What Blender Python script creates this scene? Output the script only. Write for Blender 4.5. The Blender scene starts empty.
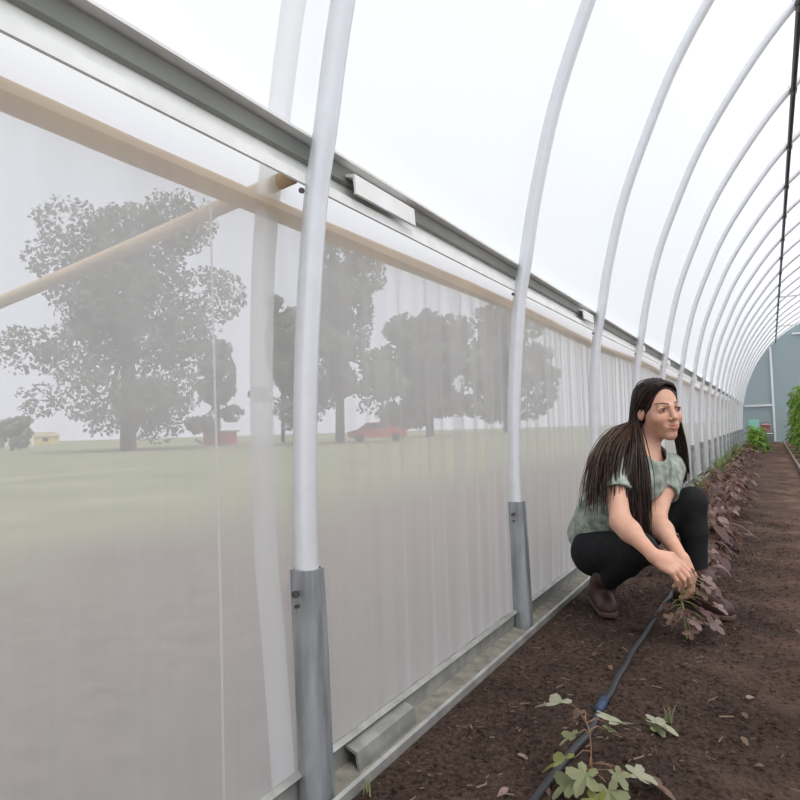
import bpy, math, random
import numpy as np
from mathutils import Vector, Matrix, noise
random.seed(7); rng = np.random.default_rng(7)
C = bpy.context.scene.collection
R = math.radians

# ------------------------------------------------------------------ helpers
def mesh_obj(name, verts, faces, mat=None, parent=None, smooth=False, cols=None, uvs=None):
    me = bpy.data.meshes.new(name)
    me.from_pydata([tuple(map(float, v)) for v in verts], [], [tuple(int(i) for i in f) for f in faces])
    me.update()
    if smooth:
        me.polygons.foreach_set('use_smooth', [True]*len(me.polygons))
    if cols is not None:
        a = me.color_attributes.new('tint', 'FLOAT_COLOR', 'POINT')
        c = np.ones((len(verts), 4), dtype=np.float32); c[:, :3] = cols
        a.data.foreach_set('color', c.ravel())
    if mat: 
        me.materials.append(mat)
    o = bpy.data.objects.new(name, me); C.objects.link(o)
    if parent:
        o.parent = parent
        o.location = -Vector(parent.location) if not parent.parent else (0, 0, 0)
    return o

def tag(o, label=None, cat=None, group=None, kind=None):
    if label: o['label'] = label
    if cat: o['category'] = cat
    if group: o['group'] = group
    if kind: o['kind'] = kind
    return o

def thing(name, label, cat, loc=(0, 0, 0), group=None):
    o = bpy.data.objects.new(name, None); C.objects.link(o)
    o.empty_display_size = .05
    o.location = loc
    return tag(o, label, cat, group)

class MB:
    def __init__(s): s.v = []; s.f = []
    def add(s, V, F):
        n = len(s.v); s.v += [tuple(p) for p in V]; s.f += [tuple(i+n for i in q) for q in F]
    def box(s, a, b):
        (x0, y0, z0), (x1, y1, z1) = a, b
        V = [(x0,y0,z0),(x1,y0,z0),(x1,y1,z0),(x0,y1,z0),(x0,y0,z1),(x1,y0,z1),(x1,y1,z1),(x0,y1,z1)]
        s.add(V, [(0,3,2,1),(4,5,6,7),(0,1,5,4),(1,2,6,5),(2,3,7,6),(3,0,4,7)])
    def tube(s, pts, r, n=10, cap=True, flat=1.0):
        pts = [Vector(p) for p in pts]; m = len(pts)
        rr = r if hasattr(r, '__len__') else [r]*m
        ref = None; V = []; F = []
        for i, p in enumerate(pts):
            t = (pts[min(i+1, m-1)]-pts[max(i-1, 0)]).normalized()
            if ref is None:
                ref = t.orthogonal().normalized()
            ref = (ref - t*ref.dot(t)).normalized(); b = t.cross(ref)
            for k in range(n):
                a = 2*math.pi*k/n
                V.append(p+ref*math.cos(a)*rr[i]+b*math.sin(a)*rr[i]*flat)
        for i in range(m-1):
            for k in range(n):
                k2 = (k+1) % n
                F.append((i*n+k, i*n+k2, (i+1)*n+k2, (i+1)*n+k))
        if cap:
            F.append(tuple(range(n-1, -1, -1))); F.append(tuple((m-1)*n+k for k in range(n)))
        s.add(V, F)
    def extrude_y(s, prof, y0, y1, close=True):
        n = len(prof)
        V = [(x, y0, z) for x, z in prof]+[(x, y1, z) for x, z in prof]
        F = [(k, (k+1) % n, n+(k+1) % n, n+k) for k in range(n if close else n-1)]
        if close: F += [tuple(range(n-1, -1, -1)), tuple(range(n, 2*n))]
        s.add(V, F)
    def obj(s, name, mat, parent=None, smooth=False):
        return mesh_obj(name, s.v, s.f, mat, parent, smooth)

def auto(o, ang=35):
    me = o.data
    me.polygons.foreach_set('use_smooth', [True]*len(me.polygons))
    try: me.set_sharp_from_angle(angle=R(ang))
    except Exception: pass
    return o

def copy_tree(o, parent=None):
    c = o.copy(); C.objects.link(c); c.parent = parent
    for ch in list(o.children): copy_tree(ch, c)
    return c

def catmull(P, n=8):
    P = [Vector(p) for p in P]; out = []
    for i in range(len(P)-1):
        a, b, c, d = P[max(i-1, 0)], P[i], P[i+1], P[min(i+2, len(P)-1)]
        for k in range(n):
            t = k/n
            out.append(.5*((2*b)+(c-a)*t+(2*a-5*b+4*c-d)*t*t+(3*b-a-3*c+d)*t**3))
    out.append(P[-1]); return out

# ------------------------------------------------------------------ materials
def nt(name):
    m = bpy.data.materials.new(name); m.use_nodes = True
    t = m.node_tree; t.nodes.clear(); return m, t
def N(t, kind, **k):
    n = t.nodes.new(kind)
    for a, v in k.items():
        if a.startswith('i_'): n.inputs[a[2:].replace('_', ' ')].default_value = v
        else: setattr(n, a, v)
    return n
def L(t, a, b): t.links.new(a, b)

def simple(name, col, rough=.7, metal=0, var=.0, scale=8, bump=0, bscale=60, sub=0, tint=False, spec=.5, stretch=None, col2=None):
    m, t = nt(name)
    out = N(t, 'ShaderNodeOutputMaterial'); b = N(t, 'ShaderNodeBsdfPrincipled')
    b.inputs['Roughness'].default_value = rough; b.inputs['Metallic'].default_value = metal
    b.inputs['Specular IOR Level'].default_value = spec
    tc = N(t, 'ShaderNodeTexCoord'); src = tc.outputs['Object']
    if stretch:
        mp = N(t, 'ShaderNodeMapping'); mp.inputs['Scale'].default_value = stretch; L(t, src, mp.inputs[0]); src = mp.outputs[0]
    c4 = (*col, 1)
    if col2 or var:
        nz = N(t, 'ShaderNodeTexNoise'); nz.inputs['Scale'].default_value = scale; nz.inputs['Detail'].default_value = 5
        L(t, src, nz.inputs['Vector'])
        rp = N(t, 'ShaderNodeValToRGB')
        rp.color_ramp.elements[0].position = .35; rp.color_ramp.elements[1].position = .65
        a = col2 if col2 else tuple(max(0, x*(1-var)) for x in col)
        bb = col if col2 else tuple(x*(1+var) for x in col)
        rp.color_ramp.elements[0].color = (*a, 1); rp.color_ramp.elements[1].color = (*bb, 1)
        L(t, nz.outputs['Fac'], rp.inputs[0]); cs = rp.outputs[0]
    else:
        rgb = N(t, 'ShaderNodeRGB'); rgb.outputs[0].default_value = c4; cs = rgb.outputs[0]
    if tint:
        at = N(t, 'ShaderNodeAttribute', attribute_name='tint')
        mx = N(t, 'ShaderNodeMix', data_type='RGBA', blend_type='MULTIPLY'); mx.inputs[0].default_value = 1
        L(t, cs, mx.inputs[6]); L(t, at.outputs['Color'], mx.inputs[7]); cs = mx.outputs[2]
    L(t, cs, b.inputs['Base Color'])
    if sub:
        b.inputs['Subsurface Weight'].default_value = sub; b.inputs['Subsurface Radius'].default_value = (.01, .004, .002); b.inputs['Subsurface Scale'].default_value = 1
    if bump:
        n2 = N(t, 'ShaderNodeTexNoise'); n2.inputs['Scale'].default_value = bscale; n2.inputs['Detail'].default_value = 6
        L(t, src, n2.inputs['Vector'])
        bp = N(t, 'ShaderNodeBump'); bp.inputs['Strength'].default_value = bump; bp.inputs['Distance'].default_value = .01
        L(t, n2.outputs['Fac'], bp.inputs['Height']); L(t, bp.outputs[0], b.inputs['Normal'])
    L(t, b.outputs[0], out.inputs[0]); return m

def leafmat(name, col, var=.3, trans=.35, rough=.55):
    m, t = nt(name)
    out = N(t, 'ShaderNodeOutputMaterial'); b = N(t, 'ShaderNodeBsdfPrincipled'); tr = N(t, 'ShaderNodeBsdfTranslucent')
    b.inputs['Roughness'].default_value = rough
    oi = N(t, 'ShaderNodeObjectInfo'); tc = N(t, 'ShaderNodeTexCoord')
    nz = N(t, 'ShaderNodeTexNoise'); nz.inputs['Scale'].default_value = 6; L(t, tc.outputs['Object'], nz.inputs['Vector'])
    ad = N(t, 'ShaderNodeMath', operation='ADD'); L(t, nz.outputs['Fac'], ad.inputs[0])
    ml = N(t, 'ShaderNodeMath', operation='MULTIPLY'); ml.inputs[1].default_value = .5; L(t, oi.outputs['Random'], ml.inputs[0]); L(t, ml.outputs[0], ad.inputs[1])
    rp = N(t, 'ShaderNodeValToRGB'); rp.color_ramp.elements[0].position = .3; rp.color_ramp.elements[1].position = 1.1
    rp.color_ramp.elements[0].color = (*[c*(1-var) for c in col], 1); rp.color_ramp.elements[1].color = (*[c*(1+var) for c in col], 1)
    L(t, ad.outputs[0], rp.inputs[0]); L(t, rp.outputs[0], b.inputs['Base Color']); L(t, rp.outputs[0], tr.inputs['Color'])
    mx = N(t, 'ShaderNodeMixShader'); mx.inputs[0].default_value = trans
    L(t, b.outputs[0], mx.inputs[1]); L(t, tr.outputs[0], mx.inputs[2]); L(t, mx.outputs[0], out.inputs[0]); return m

def film(name, clear=.5, col=(.93, .94, .96), streak=0, edge=.5, bumpy=0, gloss=.06, diff=.25):
    """hazy polyethylene sheet: part straight-through, part scattered forward, a little back-scatter and sheen"""
    m, t = nt(name)
    out = N(t, 'ShaderNodeOutputMaterial')
    tp = N(t, 'ShaderNodeBsdfTransparent'); tp.inputs[0].default_value = (.98, .985, .99, 1)
    tl = N(t, 'ShaderNodeBsdfTranslucent'); tl.inputs[0].default_value = (*col, 1)
    df = N(t, 'ShaderNodeBsdfDiffuse'); df.inputs[0].default_value = (*col, 1)
    gl = N(t, 'ShaderNodeBsdfGlossy'); gl.inputs['Roughness'].default_value = .25; gl.inputs[0].default_value = (1, 1, 1, 1)
    s1 = N(t, 'ShaderNodeMixShader'); s1.inputs[0].default_value = diff; L(t, tl.outputs[0], s1.inputs[1]); L(t, df.outputs[0], s1.inputs[2])
    lw = N(t, 'ShaderNodeLayerWeight'); lw.inputs[0].default_value = .5
    pw = N(t, 'ShaderNodeMath', operation='POWER'); pw.inputs[1].default_value = 2.2; L(t, lw.outputs['Facing'], pw.inputs[0])
    mu = N(t, 'ShaderNodeMath', operation='MULTIPLY_ADD'); mu.inputs[1].default_value = edge; mu.inputs[2].default_value = 1-clear; L(t, pw.outputs[0], mu.inputs[0])
    fac = mu.outputs[0]
    tc = N(t, 'ShaderNodeTexCoord')
    if streak:
        mp = N(t, 'ShaderNodeMapping'); mp.inputs['Scale'].default_value = (0, 14, .35); L(t, tc.outputs['Object'], mp.inputs[0])
        nz = N(t, 'ShaderNodeTexNoise'); nz.inputs['Scale'].default_value = 1; nz.inputs['Detail'].default_value = 4; nz.inputs['Roughness'].default_value = .6; L(t, mp.outputs[0], nz.inputs['Vector'])
        sm = N(t, 'ShaderNodeMath', operation='MULTIPLY_ADD'); sm.inputs[1].default_value = streak; L(t, nz.outputs['Fac'], sm.inputs[0])
        sb = N(t, 'ShaderNodeMath', operation='SUBTRACT'); sb.inputs[1].default_value = streak*.5; L(t, fac, sb.inputs[0]); L(t, sb.outputs[0], sm.inputs[2]); fac = sm.outputs[0]
    cl = N(t, 'ShaderNodeClamp'); cl.inputs['Max'].default_value = .97; L(t, fac, cl.inputs[0])
    s2 = N(t, 'ShaderNodeMixShader'); L(t, cl.outputs[0], s2.inputs[0]); L(t, tp.outputs[0], s2.inputs[1]); L(t, s1.outputs[0], s2.inputs[2])
    s3 = N(t, 'ShaderNodeMixShader'); s3.inputs[0].default_value = gloss; L(t, s2.outputs[0], s3.inputs[1]); L(t, gl.outputs[0], s3.inputs[2])
    if bumpy:
        mp = N(t, 'ShaderNodeMapping'); mp.inputs['Scale'].default_value = (2, 5, 1.2); mp.inputs['Rotation'].default_value = (R(35), 0, 0); L(t, tc.outputs['Object'], mp.inputs[0])
        n2 = N(t, 'ShaderNodeTexNoise'); n2.inputs['Scale'].default_value = 1.2; n2.inputs['Detail'].default_value = 3; L(t, mp.outputs[0], n2.inputs['Vector'])
        bp = N(t, 'ShaderNodeBump'); bp.inputs['Strength'].default_value = bumpy; bp.inputs['Distance'].default_value = .1; L(t, n2.outputs['Fac'], bp.inputs['Height'])
        for n_ in (tl, df, gl, lw): L(t, bp.outputs[0], n_.inputs['Normal'])
    L(t, s3.outputs[0], out.inputs[0]); return m

M = dict(
 galv=simple('galvanised', (.74, .76, .78), .38, .35, var=.02, scale=20, bump=.05, bscale=90),
 sleeve=simple('galvanised_sleeve', (.34, .36, .37), .42, .5, var=.3, scale=9, stretch=(3, 3, .5)),
 alu=simple('aluminium', (.86, .87, .84), .4, .08, var=.06, scale=12),
 aludark=simple('anodised_groove', (.21, .22, .20), .6, .3, var=.08),
 steelrail=simple('base_channel_metal', (.34, .34, .32), .5, .4, var=.2, scale=14, bump=.05),
 sand=simple('dusty_shelf', (.24, .225, .19), .9, 0, var=.25, scale=22, bump=.3),
 tan=simple('tan_pipe', (.80, .52, .22), .7, 0, var=.14, scale=6),
 wood=simple('pale_timber', (.62, .47, .29), .8, 0, var=.12, scale=6),
 black=simple('black_plastic', (.018, .019, .021), .45),
 hose=simple('drip_hose', (.022, .024, .026), .5, 0, bump=.1, bscale=100),
 blue=simple('blue_plastic', (.02, .04, .09), .5),
 curtain=film('curtain_film', .37, (.60, .585, .575), streak=.22, edge=.4, diff=.25),
 sidefilm=film('side_film', .50, (.90, .93, .97), streak=.05, edge=.3, diff=.15),
 roof=film('roof_film', .55, (.95, .955, .985), edge=.3, diff=.06, gloss=.02),
 strap=film('strap_film', .45, (1, 1, 1), edge=.1, diff=.1),
 endwall=film('end_panel', .08, (.42, .51, .53), edge=.1, diff=.6, gloss=.02),
 bolt=simple('bolt', (.12, .12, .12), .4, .8),
)

# ------------------------------------------------------------------ greenhouse frame
XW = -.79; S = 1.283; Y1 = 1.09; NH = 21; YE = Y1+S*19.7
PROF = [(-.040,-.35),(-.045,0),(-.055,.3),(-.064,.5),(-.058,.8),(-.042,1.03),(-.018,1.24),(.010,1.38),(.06,1.63),(.15,1.96),(.285,2.30),(.455,2.66),(.68,3.01),(.95,3.36),(1.22,3.62),(1.55,3.87),(1.95,4.12),(2.5,4.40),(3.2,4.68),(4.2,4.95)]
HALF = [(p.x, p.y) for p in catmull([(a, b, 0) for a, b in PROF], 6)]
ARCH = HALF+[(8.4-x, z) for x, z in HALF[::-1][1:]]
def arch_off(pts, d):
    out = []
    for i, (x, z) in enumerate(pts):
        a = pts[max(i-1, 0)]; b = pts[min(i+1, len(pts)-1)]
        tx, tz = b[0]-a[0], b[1]-a[1]; l = math.hypot(tx, tz)
        out.append((x-tz/l*d, z+tx/l*d))
    return out

def make_hoop(y):
    t = thing('arch_hoop', 'x', 'hoop', (XW, y, 0))
    m = MB(); m.tube([(XW+x, y, z) for x, z in ARCH], .0255, 14)
    o = m.obj('arch_pipe', M['galv'], t, True)
    for side in (0, 1):
        m = MB(); s = 1 if side == 0 else -1; bx = XW if side == 0 else XW+8.4
        # rounded square sleeve, open at the top
        ring = []
        for z, w in ((-.2, .033), (.30, .033), (.47, .0325)):
            dx = s*(-.045-.02*max(0, z)/.5)
            row = []
            for k in range(16):
                a = 2*math.pi*(k+.5)/16; q = 1/ max(abs(math.cos(a)), abs(math.sin(a)))**.55
                row.append((bx+dx+w*q*math.cos(a), y+w*q*math.sin(a), z))
            ring.append(row)
        inner = [(bx+(p[0]-bx-dx)*.86+dx, y+(p[1]-y)*.86, p[2]) for p in ring[-1]]
        low = [(p[0], p[1], p[2]-.05) for p in inner]
        V = sum(ring+[inner, low], []); F = []
        for i in range(4):
            for k in range(16): F.append((i*16+k, i*16+(k+1) % 16, (i+1)*16+(k+1) % 16, (i+1)*16+k))
        m.add(V, F); so = auto(m.obj('ground_sleeve', M['sleeve'], t), 30)
        mb = MB()
        for zz in (.425, .40):
            mb.tube([(bx-s*.062+s*.0, y-.041, zz), (bx-s*.062, y+.041, zz)], .004, 6)
        mb.tube([(bx-s*.062, y-.046, .425), (bx-s*.062, y-.036, .425)], .007, 6)
        mb.obj('bolt', M['bolt'], so)
        if side == 0:
            mc = MB(); mc.tube([(XW-.034, y-.031, 1.255), (XW-.034, y-.024, 1.255)], .006, 6)
            mc.obj('rail_screw', M['bolt'], t)
    return t
proto = make_hoop(Y1)
HL = {0: 'nearest curved galvanised hoop pipe, thick, left of the picture centre',
      1: 'second nearest galvanised hoop, its ground sleeve left of the crouching person',
      2: 'third galvanised hoop from the camera, just left of the crouching person',
      3: 'fourth galvanised hoop, standing directly behind the head of the crouching person'}
HD = 'thin curved galvanised hoop in the receding far run of the tunnel'
for i in range(0, 20):
    h = proto if i == 0 else copy_tree(proto)
    h.location = (XW, Y1+S*i, 0)
    h['group'] = 'galvanised hoops of the tunnel'
    h['label'] = HL.get(i, HD)

# top channel rail
YA, YB = -1.6, YE
rail = thing('channel_rail', 'long grey aluminium film-locking channel running along the wall above the tan pipe', 'rail', (XW-.04, YA, 1.30))
m = MB(); x0 = XW-.055
m.extrude_y([(x0, 1.375), (x0+.030, 1.380), (x0+.030, 1.374), (x0+.004, 1.369)], YA, YB)
m.extrude_y([(x0-.004, 1.375), (x0, 1.375), (x0, 1.293), (x0-.004, 1.293)], YA, YB)
m.extrude_y([(x0, 1.297), (x0+.024, 1.293), (x0+.026, 1.270), (x0+.022, 1.268), (x0+.018, 1.288), (x0, 1.292)], YA, YB)
auto(m.obj('channel_body', M['alu'], rail))
m = MB(); m.extrude_y([(x0+.001, 1.369), (x0+.012, 1.366), (x0+.013, 1.331), (x0+.001, 1.328)], YA, YB); m.obj('film_groove', M['aludark'], rail)
for k, (a, b) in enumerate([(1.24, 1.53), (3.36, 3.58), (4.95+.12, 5.25), (6.5, 6.72), (9.0, 9.3), (11.6, 11.9)]):
    m = MB(); m.extrude_y([(x0+.004, 1.352), (x0+.038, 1.346), (x0+.041, 1.300), (x0+.036, 1.298), (x0+.033, 1.340), (x0+.004, 1.346)], a, b)
    o = m.obj('splice_cover', M['alu'], rail)
# base channel
base = thing('base_channel', 'grey metal base channel with dusty shelf along the foot of the film wall', 'rail', (XW-.04, YA, 0))
m = MB()
m.extrude_y([(XW-.085, -.05), (XW-.085, .062), (XW-.072, .070), (XW-.060, .062), (XW-.066, .056), (XW-.074, .060), (XW-.079, .02), (XW-.079, -.05)], YA, YB)
m.extrude_y([(XW-.008, -.05), (XW-.008, .014), (XW-.002, .022), (XW+.006, .018), (XW+.004, -.05)], YA, YB)
auto(m.obj('channel_lips', M['steelrail'], base))
m = MB(); m.extrude_y([(XW-.079, -.05), (XW-.079, .004), (XW-.008, -.004), (XW-.008, -.05)], YA, YB); m.obj('dusty_shelf', M['sand'], base)
for a, b in ((1.225, 1.49), (3.7, 3.95)):
    m = MB(); m.extrude_y([(XW-.073, .052), (XW-.040, .040), (XW-.034, -.002), (XW-.040, -.002), (XW-.045, .034), (XW-.073, .045)], a, b); m.obj('splice_cover', M['steelrail'], base)

# roll up pipe and ties
m = MB(); m.tube([(XW-.125, YA+(YB-YA)*k/60, 1.245+.010*math.sin(k*.9)) for k in range(61)], .023, 14)
tag(m.obj('roll_pipe', M['tan'], None, True), 'tan roll-up pipe blurred behind the film just below the grey channel', 'pipe')
m = MB(); m.tube([(XW-.050, 1.055, 1.287), (XW-.8, 1.00, 1.16), (XW-3.2, .86, .80)], .017, 8)
tag(m.obj('brace_pole', M['wood'], None, True), 'pale wooden brace pole slanting down and away from the wall outside the film', 'pole')
m = MB(); m.tube([(XW-.16, .93, 1.22), (XW-.158, .932, .9), (XW-.15, .932, .4), (XW-.15, .932, .02)], .0025, 5)  # thin tube standing in for a faint fold line in the film
tag(m.obj('film_crease', M['strap'], None, True), 'thin pale cord line in the film below the tan pipe', 'crease')
# strap: wide pale band following the arch outside the film
pr = arch_off(ARCH, .085); V = []; F = []
yb = lambda z: 1.04+.045*max(0, 1-z/1.1)
k = 0
for x, z in pr:
    if z < -.02: continue
    V += [(XW+x, yb(z)-.035, z), (XW+x, yb(z)+.035, z), (XW+x-.002, yb(z)+.035, z), (XW+x-.002, yb(z)-.035, z)]
    if k:
        b = 4*k
        F += [(b-4, b-3, b+1, b), (b-3, b-2, b+2, b+1), (b-2, b-1, b+3, b+2), (b-1, b-4, b, b+3)]
    k += 1
tag(mesh_obj('film_strap', V, F, M['strap'], None, True), 'wide pale strap pressed on the film just before the nearest hoop', 'strap')

# roof film
pr = [(x, z) for x, z in arch_off(ARCH, .031) ]
i0 = next(i for i, p in enumerate(pr) if p[1] > 1.36)
rp_ = pr[i0:len(pr)-i0]; rp_[0] = (x0-XW, 1.376)
ny = 150; V = []; F = []
for j in range(ny+1):
    y = YA+(YE-YA)*j/ny
    for x, z in rp_: V.append((XW+x, y, z))
n = len(rp_)
for j in range(ny):
    for i in range(n-1): F.append((j*n+i, j*n+i+1, (j+1)*n+i+1, (j+1)*n+i))
tag(mesh_obj('ceiling', V, F, M['roof'], None, True), kind='structure')
# right wall film
V = []; F = []
for j in range(2):
    y = (YA, YE)[j]
    for z in (0, .7, 1.376): V.append((XW+8.4+.09, y, z))
F = [(0, 1, 4, 3), (1, 2, 5, 4)]
tag(mesh_obj('wall_right', V, F, M['sidefilm'], None, True), kind='structure')
# left wall: smooth strip below the channel, pleated curtain further down, one sheet each
def wallx(z): return XW-.1
ny = 3200; V = []; F = []
ys = np.linspace(YA, YE, ny+1)
def pleat(y):
    a = min(1, max(.12, (y-.95)/.9)) if y > .3 else .12
    v = 0
    for f, w, ph in ((47, .45, .3), (71, .3, 1.1), (29, .5, 2.2), (113, .16, .5)):
        v += w*math.sin(f*y+ph+1.3*math.sin(3.1*y+ph))
    v += .5*abs(math.sin(19*y+.7))**14
    return v*.0075*a
zs = [1.345, 1.27, 1.222, 1.16, .9, .6, .3, .065]
amp = [0, .0, .0, .5, 1, 1, .9, .25]
for y in ys:
    p = pleat(y)
    for z, a in zip(zs, amp): V.append((XW-.082+p*a+.003*math.sin(y*2.3+z*2)*min(1, a*2), y, z))
n = len(zs)
Fs = []; Fc = []
for j in range(ny):
    for i in range(n-1):
        (Fs if i < 2 else Fc).append((j*n+i, (j+1)*n+i, (j+1)*n+i+1, j*n+i+1))
w = mesh_obj('wall_left', V, Fs+Fc, M['sidefilm'], None, True); w.data.materials.append(M['curtain'])
w.data.polygons.foreach_set('material_index', [0]*len(Fs)+[1]*len(Fc)); tag(w, kind='structure')
# end wall
pe = [(XW+x, z) for x, z in arch_off(ARCH, .03) if z > -.1]
V = [(x, YE+.03, z) for x, z in pe]; 
tag(mesh_obj('wall_far', V+[(x, YE+.07, z) for x, z in pe], [tuple(range(len(V))), tuple(range(2*len(V)-1, len(V)-1, -1))]+[(i, i+1, len(V)+i+1, len(V)+i) for i in range(len(V)-1)], M['endwall']), kind='structure')
fr = thing('end_frame', 'pale posts and bars framing the grey far end wall', 'frame', (.1, YE, 0))
def zat(x): 
    q = sorted((XW+a, b) for a, b in arch_off(ARCH, .0) if b > 1.5); return float(np.interp(x, [p[0] for p in q], [p[1] for p in q]))-.05
for x in (.13, 2.3, 4.4, 6.4):
    m = MB(); m.box((x-.035, YE-.04, 0), (x+.035, YE+.025, zat(x)+.05)); m.obj('post', M['galv'], fr)
m = MB(); m.box((XW+.02, YE-.05, 1.24), (.13, YE-.01, 1.31)); m.obj('crossbar', M['galv'], fr)
m = MB(); m.box((XW+1.6, YE-.05, 3.70), (XW+6.8, YE-.01, 3.76)); m.obj('crossbar', M['galv'], fr)
# purlin
XP = XW+1.09; ZP = 3.47
pu = thing('purlin_pipe', 'dark thin purlin pipe running along under the hoops at upper right', 'pipe', (XP, YA, ZP))
m = MB(); m.tube([(XP, YA, ZP), (XP, YE, ZP)], .021, 10); m.obj('purlin_tube', M['bolt'], pu, True)
cl = None
for i in range(20):
    if cl is None:
        m = MB(); m.tube([(XP, Y1-.035, ZP), (XP, Y1+.035, ZP)], .029, 10); m.tube([(XP, Y1, ZP), (XP-.03, Y1, ZP+.04)], .014, 8); cl = m.obj('clamp', M['bolt'], pu)
    else:
        c = cl.copy(); C.objects.link(c); c.parent = pu; c.location = cl.location+Vector((0, S*i, 0))
# tie bars across
for yy in (Y1+S*12, Y1+S*16):
    m = MB(); m.tube([(XP, yy, 3.44), (XW+8.4-1.04, yy, 3.44)], .014, 8)
    tag(m.obj('tie_bar', M['galv'], None, True), 'thin horizontal tie bar crossing the tunnel near the far end', 'bar', 'tie bars across the tunnel')

# ------------------------------------------------------------------ ground
def fbm(x, y, s, o=4): return noise.fractal(Vector((x*s, y*s, 3.3)), .8, 2.1, o)
def soil_h(x, y):
    h = .011*fbm(x, y, 3.2)+.008*fbm(x, y, 11)+.006*fbm(x, y, 34, 2)
    path = 1/(1+math.exp(-(x+.12)*9)); h *= (1-.55*path)
    h += .018*math.exp(-((x+.42)/.28)**2)-.02*path
    e = min(1, max(0, (x-XW-.01)/.06)); return h*e-.004
def grid(xs, ys, fn):
    V = [(x, y, fn(x, y)) for y in ys for x in xs]; n = len(xs)
    F = [(j*n+i, j*n+i+1, (j+1)*n+i+1, (j+1)*n+i) for j in range(len(ys)-1) for i in range(n-1)]
    return V, F
m_soil, t = nt('garden_soil')
out = N(t, 'ShaderNodeOutputMaterial'); b = N(t, 'ShaderNodeBsdfPrincipled'); b.inputs['Roughness'].default_value = .95; b.inputs['Specular IOR Level'].default_value = .15
geo = N(t, 'ShaderNodeNewGeometry'); sp = N(t, 'ShaderNodeSeparateXYZ'); L(t, geo.outputs['Position'], sp.inputs[0])
nz = N(t, 'ShaderNodeTexNoise'); nz.inputs['Scale'].default_value = 3; nz.inputs['Detail'].default_value = 8; nz.inputs['Roughness'].default_value = .7; L(t, geo.outputs['Position'], nz.inputs['Vector'])
nf = N(t, 'ShaderNodeTexNoise'); nf.inputs['Scale'].default_value = 75; nf.inputs['Detail'].default_value = 6; nf.inputs['Roughness'].default_value = .75; L(t, geo.outputs['Position'], nf.inputs['Vector'])
rp = N(t, 'ShaderNodeValToRGB'); rp.color_ramp.elements[0].position = .36; rp.color_ramp.elements[1].position = .66
rp.color_ramp.elements[0].color = (.030, .019, .015, 1); rp.color_ramp.elements[1].color = (.16, .110, .087, 1)
L(t, nf.outputs['Fac'], rp.inputs[0])
mr = N(t, 'ShaderNodeMapRange'); mr.inputs['From Min'].default_value = -.2; mr.inputs['From Max'].default_value = .22
ad = N(t, 'ShaderNodeMath', operation='MULTIPLY_ADD'); ad.inputs[1].default_value = .5; L(t, nz.outputs['Fac'], ad.inputs[0]); L(t, sp.outputs[0], ad.inputs[2])
sb = N(t, 'ShaderNodeMath', operation='SUBTRACT'); sb.inputs[1].default_value = .25; L(t, ad.outputs[0], sb.inputs[0]); L(t, sb.outputs[0], mr.inputs['Value'])
r2 = N(t, 'ShaderNodeValToRGB'); r2.color_ramp.elements[0].position = .35; r2.color_ramp.elements[1].position = .7
r2.color_ramp.elements[0].color = (.105, .062, .045, 1); r2.color_ramp.elements[1].color = (.20, .130, .098, 1); L(t, nz.outputs['Fac'], r2.inputs[0])
mxx = N(t, 'ShaderNodeMix', data_type='RGBA'); L(t, mr.outputs[0], mxx.inputs[0]); L(t, rp.outputs[0], mxx.inputs[6]); L(t, r2.outputs[0], mxx.inputs[7])
m3 = N(t, 'ShaderNodeMix', data_type='RGBA', blend_type='MULTIPLY'); m3.inputs[0].default_value = .8
r3 = N(t, 'ShaderNodeValToRGB'); r3.color_ramp.elements[0].color = (.45, .42, .42, 1); r3.color_ramp.elements[0].position = .3; r3.color_ramp.elements[1].color = (1.25, 1.2, 1.15, 1); r3.color_ramp.elements[1].position = .65
L(t, nz.outputs['Fac'], r3.inputs[0]); L(t, mxx.outputs[2], m3.inputs[6]); L(t, r3.outputs[0], m3.inputs[7]); L(t, m3.outputs[2], b.inputs['Base Color'])
bp = N(t, 'ShaderNodeBump'); bp.inputs['Strength'].default_value = 1; bp.inputs['Distance'].default_value = .02; L(t, nf.outputs['Fac'], bp.inputs['Height']); L(t, bp.outputs[0], b.inputs['Normal'])
L(t, b.outputs[0], out.inputs[0]); M['soil'] = m_soil
xs = [XW+.01*i for i in range(0, 131)]+[.51+.4*i for i in range(1, 20)]
ys = [-1.6, -.5, .2]+[.5+.014*i for i in range(0, 260)]+[4.14+.05*i for i in range(1, 120)]+[10.1+.4*i for i in range(1, 41)]
xs[-1] = XW+8.5; ys[-1] = YE+.05
V, F = grid(xs, ys, soil_h)
tag(mesh_obj('floor', V, F, M['soil'], None, True), kind='structure')
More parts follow.
